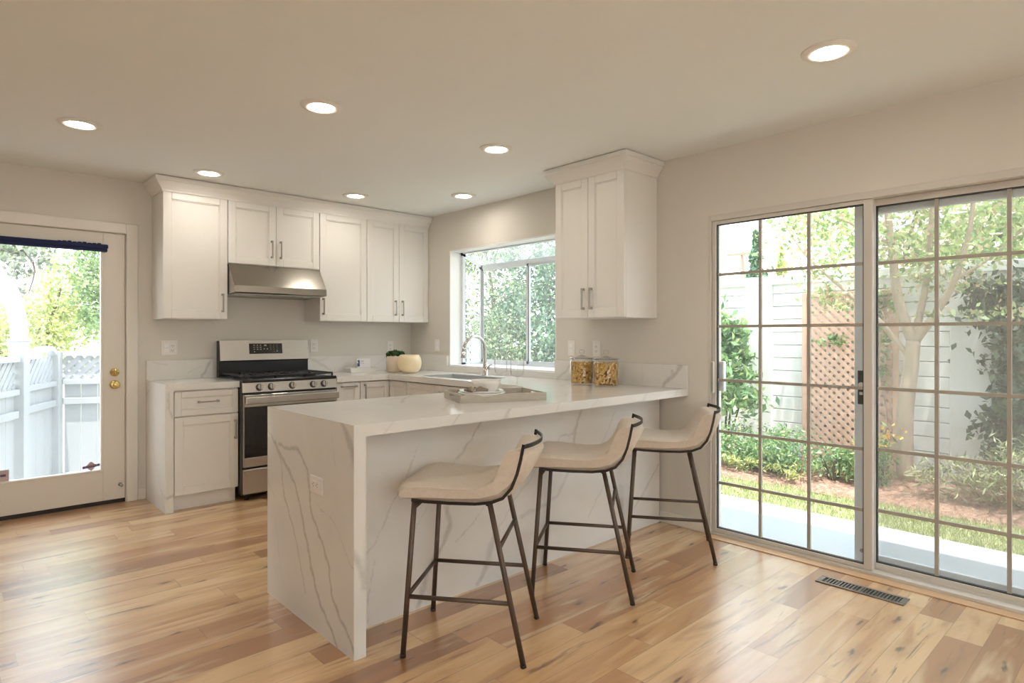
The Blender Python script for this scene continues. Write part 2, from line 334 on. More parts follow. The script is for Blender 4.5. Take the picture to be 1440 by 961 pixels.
class MB:
    """collects shapes of one mesh (world coordinates, or local ones when its thing is rotated)"""
    def __init__(self): self.bm = bmesh.new()
    def _merge(self, b2, mtx=None, smooth=False):
        if mtx is not None: bmesh.ops.transform(b2, matrix=mtx, verts=b2.verts)
        if smooth:
            for f in b2.faces: f.smooth = True
        me = bpy.data.meshes.new('tmp'); b2.to_mesh(me); b2.free()
        self.bm.from_mesh(me); bpy.data.meshes.remove(me); return self
    def box(self, a, b, bev=0.0, mtx=None, seg=1):
        b2 = bmesh.new(); bmesh.ops.create_cube(b2, size=1.0)
        s = [abs(b[i] - a[i]) for i in range(3)]; c = [(a[i] + b[i]) / 2 for i in range(3)]
        for v in b2.verts: v.co = Vector((v.co.x * s[0] + c[0], v.co.y * s[1] + c[1], v.co.z * s[2] + c[2]))
        if bev > 0:
            bmesh.ops.bevel(b2, geom=list(b2.edges), offset=min(bev, min(s) * 0.45), segments=seg, affect='EDGES', profile=0.5)
        return self._merge(b2, mtx)
    def cyl(self, p0, p1, r0, r1=None, seg=20, smooth=True, caps=True):
        p0, p1 = Vector(p0), Vector(p1); d = p1 - p0
        b2 = bmesh.new(); bmesh.ops.create_cone(b2, cap_ends=caps, segments=seg, radius1=r0, radius2=r0 if r1 is None else r1, depth=d.length)
        m = Matrix.Translation((p0 + p1) / 2) @ d.to_track_quat('Z', 'Y').to_matrix().to_4x4()
        bmesh.ops.transform(b2, matrix=m, verts=b2.verts)
        if smooth:
            for f in b2.faces: f.smooth = len(f.verts) == 4
        return self._merge(b2)
    def sph(self, c, r, sc=(1, 1, 1), seg=16, rot=None):
        b2 = bmesh.new(); bmesh.ops.create_uvsphere(b2, u_segments=seg, v_segments=max(6, seg // 2), radius=r)
        m = Matrix.Translation(c) @ (rot.to_4x4() if rot else Matrix.Identity(4)) @ Matrix.Diagonal((*sc, 1))
        return self._merge(b2, m, True)
    def lathe(self, prof, c=(0, 0, 0), seg=40, smooth=True):
        b2 = bmesh.new(); rings = []
        for r, z in prof:
            if r < 1e-6: rings.append([b2.verts.new((c[0], c[1], c[2] + z))])
            else: rings.append([b2.verts.new((c[0] + r * math.cos(2 * PI * i / seg), c[1] + r * math.sin(2 * PI * i / seg), c[2] + z)) for i in range(seg)])
        for a, b in zip(rings, rings[1:]):
            for i in range(seg):
                j = (i + 1) % seg
                if len(a) == 1 and len(b) == 1: continue
                if len(a) == 1: b2.faces.new((a[0], b[j], b[i]))
                elif len(b) == 1: b2.faces.new((a[i], a[j], b[0]))
                else: b2.faces.new((a[i], a[j], b[j], b[i]))
        bmesh.ops.recalc_face_normals(b2, faces=b2.faces)
        return self._merge(b2, None, smooth)
    def tube(self, pts, r, seg=10, flat=None, closed=False):
        """tube along a path; r a number or one per point; flat=(w,h,up) gives a flat bar"""
        pts = [Vector(p) for p in pts]; n = len(pts); b2 = bmesh.new(); rings = []
        if not hasattr(r, '__len__'): r = [r] * n
        prev = None
        for i, p in enumerate(pts):
            t = (pts[min(i + 1, n - 1)] - pts[max(i - 1, 0)]).normalized()
            if flat:
                up = Vector(flat[2]); s = t.cross(up).normalized(); u = s.cross(t).normalized()
            else:
                if prev is None: s = t.orthogonal().normalized()
                else:
                    s = prev - t * prev.dot(t); s = s.normalized() if s.length > 1e-6 else t.orthogonal().normalized()
                u = t.cross(s).normalized(); prev = s
            if flat:
                w, h = flat[0] / 2, flat[1] / 2
                rings.append([b2.verts.new(p + s * a * w + u * b * h) for a, b in ((-1, -1), (1, -1), (1, 1), (-1, 1))])
            else:
                rings.append([b2.verts.new(p + s * math.cos(2 * PI * q / seg) * r[i] + u * math.sin(2 * PI * q / seg) * r[i]) for q in range(seg)])
        m = len(rings[0])
        for a, b in zip(rings, rings[1:]):
            for q in range(m): b2.faces.new((a[q], a[(q + 1) % m], b[(q + 1) % m], b[q]))
        b2.faces.new(rings[0][::-1]); b2.faces.new(rings[-1])
        bmesh.ops.recalc_face_normals(b2, faces=b2.faces)
        if not flat:
            for f in b2.faces: f.smooth = len(f.verts) == 4
        return self._merge(b2)
    def prism(self, poly, axis, a, b):
        """extrude a 2-D outline along axis 'x','y' or 'z' from a to b"""
        def P(u, v, w): return {'x': (w, u, v), 'y': (u, w, v), 'z': (u, v, w)}[axis]
        b2 = bmesh.new()
        lo = [b2.verts.new(P(u, v, a)) for u, v in poly]; hi = [b2.verts.new(P(u, v, b)) for u, v in poly]
        n = len(poly); b2.faces.new(lo[::-1]); b2.faces.new(hi)
        for i in range(n): b2.faces.new((lo[i], lo[(i + 1) % n], hi[(i + 1) % n], hi[i]))
        bmesh.ops.recalc_face_normals(b2, faces=b2.faces)
        return self._merge(b2)
    def build(self, name, mat, parent=None, **kw):
        me = bpy.data.meshes.new(name); self.bm.to_mesh(me); self.bm.free()
        me.materials.append(mat)
        o = bpy.data.objects.new(name, me); COL.objects.link(o)
        if parent is not None:
            o.parent = parent
            org = ORG.get(root_of(parent).name)
            if org is not None and org.length: me.transform(Matrix.Translation(-org))
        return tag(o, **kw) if kw else o
def struct(name, mb, mat, parent=None):
    o = mb.build(name, mat, parent); o['kind'] = 'structure'; return o

def raw_mesh(name, verts, faces, mat, parent=None, smooth=False, vein=None, **kw):
    me = bpy.data.meshes.new(name)
    verts = np.asarray(verts, dtype=np.float32); faces = np.asarray(faces, dtype=np.int32)
    nf, k = faces.shape
    me.vertices.add(len(verts)); me.vertices.foreach_set('co', verts.ravel())
    me.loops.add(nf * k); me.loops.foreach_set('vertex_index', faces.ravel())
    me.polygons.add(nf)
    me.polygons.foreach_set('loop_start', np.arange(0, nf * k, k, dtype=np.int32))
    if vein is not None:
        a = me.attributes.new('vein', 'FLOAT', 'POINT'); a.data.foreach_set('value', np.asarray(vein, dtype=np.float32))
    me.update(calc_edges=True); me.validate()
    if smooth: me.polygons.foreach_set('use_smooth', np.ones(nf, dtype=bool))
    me.materials.append(mat)
    o = bpy.data.objects.new(name, me); COL.objects.link(o)
    if parent is not None:
        o.parent = parent
        org = ORG.get(root_of(parent).name)
        if org is not None and org.length: me.transform(Matrix.Translation(-org))
    return tag(o, **kw) if kw else o

def copy_tree(o, parent=None):
    c = o.copy(); COL.objects.link(c)
    if parent is not None: c.parent = parent
    for ch in [x for x in o.children]: copy_tree(ch, c)
    return c

# ---------------------------------------------------------------- quartz slabs with veins
class Slab:
    """boxes whose faces are fine grids carrying the vein mask"""
    def __init__(self): self.v = []; self.f = []; self.a = []; self.n = 0
    def face(self, o, u, w, lu, lw, veins=None, step=0.007):
        """grid face from corner o along unit vectors u,w; veins = polylines in (s,t) metres with width"""
        o, u, w = np.array(o, float), np.array(u, float), np.array(w, float)
        nu, nw = (max(1, int(lu / step)), max(1, int(lw / step))) if veins else (1, 1)
        S, T = np.meshgrid(np.linspace(0, lu, nu + 1), np.linspace(0, lw, nw + 1), indexing='ij')
        P = o + S[..., None] * u + T[..., None] * w
        A = np.zeros(S.shape)
        for poly, wid, amp in (veins or []):
            A = np.maximum(A, amp * vein_mask(S, T, poly, wid))
        idx = np.arange((nu + 1) * (nw + 1)).reshape(nu + 1, nw + 1) + self.n
        q = np.stack([idx[:-1, :-1], idx[1:, :-1], idx[1:, 1:], idx[:-1, 1:]], -1).reshape(-1, 4)
        self.v.append(P.reshape(-1, 3)); self.f.append(q); self.a.append(A.ravel()); self.n += P.shape[0] * P.shape[1]
    def box(self, a, b, veins=None, step=0.007):
        veins = veins or {}
        (x0, y0, z0), (x1, y1, z1) = a, b
        X, Y, Z = (1, 0, 0), (0, 1, 0), (0, 0, 1)
        self.face((x0, y0, z1), X, Y, x1 - x0, y1 - y0, veins.get('top'), step)
        self.face((x0, y0, z0), Y, X, y1 - y0, x1 - x0, veins.get('bottom'), step)
        self.face((x0, y0, z0), X, Z, x1 - x0, z1 - z0, veins.get('front'), step)
        self.face((x0, y1, z0), Z, X, z1 - z0, x1 - x0, veins.get('back'), step)
        self.face((x0, y0, z0), Z, Y, z1 - z0, y1 - y0, veins.get('left'), step)
        self.face((x1, y0, z0), Y, Z, y1 - y0, z1 - z0, veins.get('right'), step)
    def build(self, name, parent=None, **kw):
        return raw_mesh(name, np.concatenate(self.v), np.concatenate(self.f), M['quartz'], parent, vein=np.concatenate(self.a), **kw)
def wob(s, t, f, seed):
    return (np.sin(s * f + seed) + np.sin(t * f * 1.3 + seed * 2.1) + 0.6 * np.sin((s + t) * f * 2.3 + seed * 0.7) + 0.5 * np.sin((s - t) * f * 3.9 + seed * 1.7)) / 3.1
def vein_mask(S, T, poly, wid):
    seed = (poly[0][0] * 17.3 + poly[0][1] * 31.7) % 6.28
    s = S + 0.010 * wob(S, T, 21, seed) + 0.0045 * wob(S, T, 95, seed + 2)
    t = T + 0.010 * wob(S, T, 24, seed + 1) + 0.0045 * wob(S, T, 83, seed + 3)
    D = np.full(S.shape, 9.0)
    for (ax, ay), (bx, by) in zip(poly, poly[1:]):
        dx, dy = bx - ax, by - ay; L2 = dx * dx + dy * dy + 1e-12
        h = np.clip(((s - ax) * dx + (t - ay) * dy) / L2, 0, 1)
        D = np.minimum(D, np.hypot(s - ax - h * dx, t - ay - h * dy))
    ww = wid * (0.45 + 0.5 * (0.5 + 0.5 * wob(S, T, 13, seed + 4)) + 0.45 * (0.5 + 0.5 * wob(S, T, 62, seed + 5)))
    return np.clip(1.25 - D / np.maximum(ww, 1e-4), 0, 1) ** 0.8
def rand_veins(lu, lw, n, seed, ang=0.6, wid=(0.002, 0.008)):
    r = np.random.default_rng(seed); out = []
    for i in range(n):
        x, y = r.uniform(0, lu), r.uniform(0, lw); a = ang + r.normal(0, 0.35); pts = [(x, y)]
        for j in range(r.integers(4, 9)):
            a2 = a + r.normal(0, 0.45); st = r.uniform(0.06, 0.16)
            x += st * math.cos(a2); y += st * math.sin(a2); pts.append((x, y))
        out.append((pts, r.uniform(*wid), r.uniform(0.35, 0.85)))
    return out

# ================================================================ THE SETTING
m = MB(); m.box((XL - WT, YF - WT, -0.12), (XR + 0.1, YB + WT, 0.0)); struct('floor', m, M['floor'])
m = MB(); m.box((XL - WT, YF - WT, H), (XR + WT, YB + WT, H + 0.12)); struct('ceiling', m, M['ceiling'])

DX0, DX1, DZ = 0.105, 1.035, 2.055           # back door opening
m = MB()
m.box((XL - WT, YB, 0), (DX0, YB + WT, H)); m.box((DX1, YB, 0), (XR + WT, YB + WT, H)); m.box((DX0, YB, DZ), (DX1, YB + WT, H))
struct('wall_back', m, M['wall'])
WY0, WY1, WZ0, WZ1 = 3.36, 4.772, 0.966, 2.088   # garden window opening
SY0, SY1, SZ = 0.13, 2.03, 2.035                 # sliding door opening
m = MB()
m.box((XR, YF - WT, 0), (XR + WT, SY0, H)); m.box((XR, SY0, SZ), (XR + WT, SY1, H))
m.box((XR, SY1, 0), (XR + WT, WY0, H)); m.box((XR, WY0, 0), (XR + WT, WY1, WZ0)); m.box((XR, WY0, WZ1), (XR + WT, WY1, H))
m.box((XR, WY1, 0), (XR + WT, YB, H))
struct('wall_right', m, M['wall'])
# walls behind and left of the camera, the one behind with a window added for its light
m = MB()
m.box((XL - WT, YF - WT, 0), (-1.4, YF, H)); m.box((1.4, YF - WT, 0), (XR, YF, H)); m.box((-1.4, YF - WT, 0), (1.4, YF, 0.75)); m.box((-1.4, YF - WT, 2.15), (1.4, YF, H))
struct('wall_front', m, M['wall'])
m = MB(); m.box((XL - WT, YF, 0), (XL, YB, H)); struct('wall_left', m, M['wall'])
def plain_window(name, a, b, axis, pos, n):
    """frame, mullions and panes filling an opening of the unseen walls"""
    z0, z1 = 0.75, 2.15; m = MB(); g = MB(); t = 0.05
    def bx(u0, u1, w0, w1, mb, d=0.03):
        if axis == 'x': mb.box((u0, pos - d, w0), (u1, pos + d, w1))
        else: mb.box((pos - d, u0, w0), (pos + d, u1, w1))
    bx(a, b, z0, z0 + t, m); bx(a, b, z1 - t, z1, m)
    for i in range(n + 1):
        u = a + (b - a) * i / n; u0 = min(max(u - t / 2, a), b - t); bx(u0, u0 + t, z0, z1, m)
    bx(a + t / 2, b - t / 2, z0 + t / 2, z1 - t / 2, g, 0.003)
    f = struct(name, m, M['jamb']); struct('pane', g, M['glass'], f)
plain_window('added_window', -1.4, 1.4, 'x', YF - WT / 2, 4)

# skirting
m = MB(); m.box((XR - 0.012, SY1 + 0.012, 0), (XR, 2.387, 0.075), 0.003); struct('baseboard_right', m, M['trim'])
m = MB(); m.box((1.1045, YB - 0.012, 0), (1.157, YB, 0.09), 0.003); m.box((XL, YB - 0.012, 0), (0.024, YB, 0.09), 0.003); struct('baseboard_back', m, M['trim'])
m = MB(); m.box((XL, YF, 0), (XL + 0.012, YB - 0.012, 0.09), 0.003); struct('baseboard_left', m, M['trim'])

# back door casing
m = MB(); cy = YB - 0.018
m.box((1.025, cy, 0), (1.104, YB, 2.122), 0.005); m.box((0.0245, cy, 0), (0.1035, YB, 2.122), 0.005); m.box((0.1035, cy, 2.043), (1.025, YB, 2.122), 0.005)
struct('trim_1', m, M['trim'])
m = MB(); m.box((DX0, YB + 0.001, 0.0), (DX0 + 0.012, YB + WT, DZ)); m.box((DX1 - 0.012, YB + 0.001, 0), (DX1, YB + WT, DZ)); m.box((DX0 + 0.012, YB + 0.001, DZ - 0.012), (DX1 - 0.012, YB + WT, DZ))
struct('trim_2', m, M['trim'])
# wooden strip along the sill of the sliding door
m = MB(); m.box((XR - 0.078, SY0, 0.0), (XR - 0.004, SY1 - 0.01, 0.006), 0.002); struct('trim_3', m, M['oak'])

# ---------------------------------------------------------------- back door (glazed)
dx0, dx1, dz0, dz1 = 0.1195, 1.0205, 0.032, 2.040
gx0, gx1, gz0, gz1 = 0.272, 0.878, 0.254, 1.925
dy0, dy1 = YB + 0.003, YB + 0.045
m = MB()
m.box((dx0, dy0, dz0), (gx0, dy1, dz1), 0.003); m.box((gx1, dy0, dz0), (dx1, dy1, dz1), 0.003)
m.box((gx0, dy0, dz0), (gx1, dy1, gz0), 0.003); m.box((gx0, dy0, gz1), (gx1, dy1, dz1), 0.003)
door = struct('door_1', m, M['doorpaint'])
m = MB(); q = 0.014
m.box((gx0, dy0 - 0.006, gz0), (gx0 + q, dy1, gz1), 0.003); m.box((gx1 - q, dy0 - 0.006, gz0), (gx1, dy1, gz1), 0.003)
m.box((gx0 + q, dy0 - 0.006, gz0), (gx1 - q, dy1, gz0 + q), 0.003); m.box((gx0 + q, dy0 - 0.006, gz1 - q), (gx1 - q, dy1, gz1), 0.003)
struct('glazing_bead', m, M['trim'], door)
m = MB(); m.box((gx0 + 0.004, dy0 + 0.017, gz0 + 0.004), (gx1 - 0.004, dy0 + 0.022, gz1 - 0.004)); struct('pane', m, M['glass'], door)
m = MB(); m.box((dx0, dy0 + 0.004, 0.003), (dx1, dy1, 0.033)); struct('door_sweep', m, M['dark'], door)
def yl(prof, x, y, z, mb):                       # lathe whose axis points into the room (-Y)
    b = MB(); b.lathe(prof, seg=28); mt = Matrix.Translation((x, y, z)) @ Matrix.Rotation(PI / 2, 4, 'X')
    bmesh.ops.transform(b.bm, matrix=mt, verts=b.bm.verts)
    me = bpy.data.meshes.new('t'); b.bm.to_mesh(me); b.bm.free(); mb.bm.from_mesh(me); bpy.data.meshes.remove(me)
m = MB(); yl([(0, 0), (0.033, 0), (0.033, 0.006), (0.026, 0.011), (0.016, 0.012), (0.014, 0.03), (0.022, 0.038), (0.028, 0.05), (0.027, 0.06), (0.018, 0.067), (0, 0.068)], 0.952, dy0, 0.900, m)
struct('door_knob', m, M['brass'], door)
m = MB(); yl([(0, 0), (0.031, 0), (0.031, 0.007), (0.026, 0.013), (0.014, 0.014), (0.013, 0.02), (0, 0.02)], 0.952, dy0, 0.991, m); m.box((0.947, dy0 - 0.034, 0.977), (0.957, dy0 - 0.018, 1.005), 0.003)
struct('deadbolt', m, M['brass'], door)
m = MB(); yl([(0, 0), (0.014, 0), (0.014, 0.004), (0.006, 0.006), (0.006, 0.04), (0.011, 0.042), (0.011, 0.055), (0, 0.056)], 0.988, dy0, 0.140, m); struct('door_stop', m, M['nickel'], door)
# alarm decals on the glass
def decal(cx, cz, s, name):
    m = MB(); y = dy0 + 0.016
    m.prism([(cx - s, cz), (cx - 0.25 * s, cz - 0.85 * s), (cx + 0.1 * s, cz - 1.0 * s), (cx + s, cz), (cx + 0.25 * s, cz + 0.85 * s), (cx - 0.1 * s, cz + 1.0 * s)], 'y', y - 0.0008, y)
    d = struct(name, m, M['sticker'], door)
    m = MB(); m.box((cx - 1.55 * s, y - 0.0016, cz - 0.28 * s), (cx + 1.6 * s, y - 0.0008, cz + 0.24 * s), 0, Matrix.Translation((cx, 0, cz)) @ Matrix.Rotation(-0.10, 4, 'Y') @ Matrix.Translation((-cx, 0, -cz)))
    struct('decal_band', m, M['stickerband'], d)
    m = MB()
    for i in range(6): m.box((cx - 1.1 * s + i * 0.4 * s, y - 0.0022, cz - 0.1 * s + i * 0.04 * s), (cx - 0.9 * s + i * 0.4 * s, y - 0.0016, cz + 0.06 * s + i * 0.04 * s))
    struct('decal_marks', m, M['sticker'], d)
decal(0.806, 0.300, 0.034, 'security_decal')
m = MB(); m.box((0.262 + 0.012, dy0 + 0.0152, 0.268), (0.334, dy0 + 0.016, 0.345)); d2 = struct('square_decal', m, M['sticker'], door)
m = MB(); m.box((0.285, dy0 + 0.0144, 0.300), (0.318, dy0 + 0.0152, 0.316)); struct('decal_band', m, M['stickerband'], d2)

bl = thing('roller_blind', 'navy blind rolled up tight across the top of the back door glass', 'blind', (0.57, dy0 - 0.02, 1.897))
m = MB(); m.box((0.235, dy0 - 0.040, 1.915), (0.906, dy0 - 0.0065, 1.947), 0.006); m.build('head_roll', M['navy'], bl)
m = MB(); m.box((0.240, dy0 - 0.030, 1.893), (0.902, dy0 - 0.0065, 1.916), 0.004)
for i in range(9): m.box((0.60 + i * 0.03, dy0 - 0.030, 1.9472 - 0.002), (0.622 + i * 0.03, dy0 - 0.012, 1.9472 + 0.004 + 0.002 * (i % 3)), 0.002)
m.build('folded_fabric', M['navy'], bl)

# ---------------------------------------------------------------- garden window in the right wall
m = MB(); t = 0.012
m.box((XR + 0.001, WY0, WZ0), (XR + WT, WY0 + t, WZ1)); m.box((XR + 0.001, WY1 - t, WZ0), (XR + WT, WY1, WZ1)); m.box((XR + 0.001, WY0 + t, WZ1 - t), (XR + WT, WY1 - t, WZ1))
jam = struct('window_1', m, M['jamb'])
GX = 3.998                                       # outer face of the bay
zf1, zr1, zs = 1.965, 2.070, 0.985               # front head, roof top at the wall, shelf top
m = MB(); m.box((XR + 0.001, WY0 + t, WZ0 - 0.001), (GX, WY1 - t, zs), 0.002); struct('window_sill', m, M['jamb'], jam)
m = MB(); fr = 0.032; y0, y1 = WY0 + t, WY1 - t
x0 = XR + WT - 0.02
for y in (y0, y1 - fr): m.box((x0, y, zs), (x0 + 0.035, y + fr * 0.7, zr1)); m.box((GX - fr, y, zs), (GX, y + fr, zf1 + 0.005))
m.box((x0, y0, zr1 - 0.006), (x0 + 0.035, y1, zr1 + 0.006))
m.box((GX - fr, y0, zf1 - 0.030), (GX, y1, zf1 + 0.012)); m.box((GX - fr, y0, zs), (GX, y1, zs + 0.020))
for y in (y0, y1 - fr):                          # sloping roof bars at both ends
    m.prism([(x0, zr1 - 0.022), (GX, zf1 - 0.022), (GX, zf1 + 0.012), (x0, zr1 + 0.010)], 'y', y, y + fr); m.box((x0, y, zs), (GX, y + fr * 0.6, zs + 0.018))
struct('window_frame', m, M['aluwhite'], jam)
m = MB(); my = 4.07
m.box((GX - 0.030, my - 0.018, zs + 0.018), (GX - 0.004, my + 0.018, zf1 - 0.02)); s2 = 0.022
for a, b, xo in ((y0 + fr, my + 0.014, -0.004), (my - 0.014, y1 - fr, -0.018)):
    xa, xb = GX - 0.014 + xo, GX + xo
    m.box((xa, a, zs + 0.02), (xb, a + s2, zf1 - 0.03)); m.box((xa, b - s2, zs + 0.02), (xb, b, zf1 - 0.03)); m.box((xa, a, zs + 0.02), (xb, b, zs + 0.045)); m.box((xa, a, zf1 - 0.052), (xb, b, zf1 - 0.03))
struct('window_sash', m, M['aluwhite'], jam)
m = MB()
for y in (my - 0.020, y1 - fr - s2 - 0.004): m.box((GX - 0.036, y, zs + 0.045), (GX - 0.030, y + 0.004, zf1 - 0.052))
m.box((x0 + 0.036, y1 - fr - 0.003, zs + 0.02), (x0 + 0.040, y1 - fr, zf1 + 0.03)); m.box((GX - fr - 0.003, y1 - fr - 0.004, zs + 0.02), (GX - fr, y1 - fr, zf1))
struct('window_gasket', m, M['gasket'], jam)
m = MB(); m.box((GX - 0.020, y0 + fr, zs + 0.03), (GX - 0.016, y1 - fr, zf1 - 0.04)); struct('front_pane', m, M['hazyglass'], jam)
m = MB(); m.box((x0 + 0.036, y1 - 0.012, zs + 0.018), (GX - fr, y1 - 0.008, zf1)); struct('side_pane', m, M['hazyglass'], jam)
m = MB(); m.box((x0 + 0.036, y0 + 0.008, zs + 0.018), (GX - fr, y0 + 0.012, zf1)); struct('side_pane', m, M['hazyglass'], jam)
m = MB(); m.prism([(x0 + 0.03, zr1 - 0.006), (GX - 0.01, zf1 - 0.004), (GX - 0.01, zf1 + 0.001), (x0 + 0.03, zr1 - 0.001)], 'y', y0 + fr, y1 - fr); struct('roof_pane', m, M['roofglass'], jam)

# ---------------------------------------------------------------- sliding glass door in the right wall
m = MB()
m.box((XR - 0.004, SY1 - 0.020, 0.0), (XR + 0.13, SY1, SZ), 0.002); m.box((XR - 0.004, SY0, 0.0), (XR + 0.13, SY0 + 0.03, SZ), 0.002)
m.box((XR - 0.004, SY0 + 0.03, 1.998), (XR + 0.13, SY1 - 0.020, SZ), 0.002)
m.box((XR - 0.004, SY0 + 0.03, 0.0), (XR + 0.14, SY1 - 0.020, 0.022), 0.002)
for x in (0.047, 0.092): m.box((XR + x, SY0 + 0.03, 0.022), (XR + x + 0.004, SY1 - 0.02, 0.034))
sl = struct('door_2', m, M['alu'])
ROWS = (1.657, 1.328, 0.988, 0.662, 0.335)
def panel(name, x, ya, yb, zb, zt, st, rail, muntin_y, st_right=None):
    sr = st_right or st; m = MB()
    m.box((x, yb - st, zb), (x + 0.036, yb, zt), 0.002); m.box((x, ya, zb), (x + 0.036, ya + sr, zt), 0.002)
    m.box((x, ya + sr, zb), (x + 0.036, yb - st, zb + rail), 0.002); m.box((x, ya + sr, zt - rail), (x + 0.036, yb - st, zt), 0.002)
    p = struct(name, m, M['alu'], sl)
    gk = MB(); e = 0.006; a, b, c, d = ya + sr, yb - st, zb + rail, zt - rail
    for xx in (x + 0.008,):
        gk.box((xx, a, c), (xx + 0.02, a + e, d)); gk.box((xx, b - e, c), (xx + 0.02, b, d)); gk.box((xx, a, c), (xx + 0.02, b, c + e)); gk.box((xx, a, d - e), (xx + 0.02, b, d))
    struct('gasket', gk, M['gasket'], p)
    mu = MB(); w = 0.0085
    for y in muntin_y: mu.box((x + 0.010, y - w, c + e), (x + 0.026, y + w, d - e))
    for z in ROWS: mu.box((x + 0.0105, a + e, z - w), (x + 0.0255, b - e, z + w))
    struct('muntin_grid', mu, M['aludark'], p)
    g = MB(); g.box((x + 0.016, a + 0.001, c + 0.001), (x + 0.020, b - 0.001, d - 0.001)); struct('pane', g, M['glass'], p)
    return p
pl = panel('sliding_panel', XR + 0.008, 1.086, SY1 - 0.021, 0.023, 1.997, 0.028, 0.022, (1.700, 1.416), 0.042)
pr_ = panel('fixed_panel', XR + 0.054, SY0 + 0.031, 1.118, 0.023, 1.997, 0.034, 0.034, (0.812, 0.525, 0.24))
m = MB(); m.box((XR - 0.012, 1.990, 0.905), (XR + 0.008, 2.0085, 1.105), 0.003); h = struct('pull_handle', m, M['alu'], pl)
m = MB(); m.box((XR - 0.0128, 1.9945, 0.912), (XR - 0.0118, 1.9975, 1.098)); m.box((XR - 0.0128, 2.002, 0.912), (XR - 0.0118, 2.004, 1.098)); struct('handle_slot', m, M['gasket'], h)
m = MB(); m.box((XR + 0.044, 1.948, 0.915), (XR + 0.078, 2.000, 1.105), 0.004); m.box((XR + 0.078, 1.955, 0.925), (XR + 0.084, 1.972, 1.095), 0.002); struct('outer_handle', m, M['aluwhite'], pl)
# outer insect screen door, parked behind the fixed panel
m = MB(); sx = XR + 0.104
m.box((sx, 1.132, 0.03), (sx + 0.022, 1.205, 2.0), 0.003); m.box((sx, SY0 + 0.032, 0.03), (sx + 0.022, SY0 + 0.08, 2.0), 0.003)
m.box((sx, SY0 + 0.08, 1.925), (sx + 0.022, 1.132, 2.0), 0.003); m.box((sx, SY0 + 0.08, 0.03), (sx + 0.022, 1.132, 0.085), 0.003)
sd = struct('screen_frame', m, M['aluwhite'], sl)
m = MB(); m.box((sx + 0.010, SY0 + 0.081, 0.085), (sx + 0.0104, 1.131, 1.925)); struct('insect_mesh', m, M['screen'], sd)
m = MB(); m.box((sx - 0.006, 1.150, 0.893), (sx, 1.186, 1.078), 0.002); la = struct('screen_latch', m, M['black'], sd)
m = MB(); m.cyl((sx - 0.011, 1.168, 1.0), (sx - 0.006, 1.168, 1.0), 0.014); m.box((sx - 0.010, 1.160, 0.945), (sx - 0.006, 1.176, 0.960)); struct('latch_lever', m, M['alu'], la)
m = MB(); m.cyl((sx - 0.005, 1.165, 0.090), (sx, 1.165, 0.090), 0.011); struct('roller_screw', m, M['nickel'], sd)

# roof and its overhang outside
m = MB(); m.box((XL - 0.7, YF - 0.7, 2.60), (4.30, 6.05, 2.74)); m.box((4.27, YF - 0.7, 2.52), (4.30, 6.05, 2.60)); m.box((XL - 0.7, 6.02, 2.52), (4.27, 6.05, 2.60)); struct('roof', m, M['roof'])

# ---------------------------------------------------------------- recessed ceiling lights
LIGHTS = [((0.561, 4.16), 'recessed ceiling light nearest the glazed back door'),
          ((1.434, 2.994), 'recessed ceiling light in the middle of the ceiling, above the left end of the peninsula'),
          ((1.421, 4.777), 'recessed ceiling light above the front of the range, close to the crown moulding'),
          ((2.563, 4.713), 'recessed ceiling light in front of the two-door upper cabinet at the corner'),
          ((3.234, 4.091), 'recessed ceiling light close to the garden window, above the sink'),
          ((2.572, 2.92), 'recessed ceiling light above the tray, left of the hanging cabinet by the window'),
          ((2.703, 0.978), 'large recessed ceiling light nearest the camera, in front of the sliding glass door')]
UNSEEN = [(0.2, 1.4), (-1.6, 1.4), (-1.6, 3.6), (0.2, -1.0), (2.6, -1.2), (-1.6, -1.2)]  # lamps added out of view for more light
def downlight(xy, label):
    x, y = xy
    t = thing('recessed_light', label, 'ceiling light', (x, y, H), 0, 'recessed ceiling lights')
    m = MB(); m.lathe([(0.064, -0.001), (0.068, -0.010), (0.088, -0.011), (0.103, -0.004), (0.105, 0.0), (0.064, 0.0)], (x, y, H), 40); m.build('trim_ring', M['trim'], t)
    m = MB(); m.lathe([(0, -0.003), (0.064, -0.003), (0.064, -0.0005), (0, -0.0005)], (x, y, H), 32); m.build('lens', M['lens'], t)
for xy, lb in LIGHTS: downlight(xy, lb)
for i, xy in enumerate(UNSEEN): downlight(xy, 'recessed ceiling light added out of view to brighten the room')

# floor lamps added out of view to brighten the ceiling
def added_uplighter(x, y, label):
    t = thing('added_floor_lamp', label, 'floor lamp', (x, y, 0), 0, 'added fill lamps behind the camera')
    m = MB(); m.lathe([(0, 0), (0.15, 0), (0.15, 0.012), (0.03, 0.026), (0.0, 0.026)], (x, y, 0), 36); m.build('base', M['nickel'], t)
    m = MB(); m.cyl((x, y, 0.024), (x, y, 1.74), 0.012); m.build('stem', M['nickel'], t)
    m = MB(); m.lathe([(0, 1.735), (0.03, 1.74), (0.11, 1.78), (0.16, 1.84), (0.165, 1.86), (0.158, 1.86), (0.105, 1.79), (0, 1.76)], (x, y, 0), 40); m.build('lamp_shade', M['porcelain'], t)
    m = MB(); m.lathe([(0, 1.824), (0.135, 1.824), (0.135, 1.828), (0, 1.828)], (x, y, 0), 32); m.build('diffuser', M['fillglow'], t)
added_uplighter(-0.9, -1.7, 'added floor lamp behind the camera, throws fill light on the ceiling'); added_uplighter(1.7, -1.9, 'added floor lamp behind the camera, throws fill light on the ceiling')

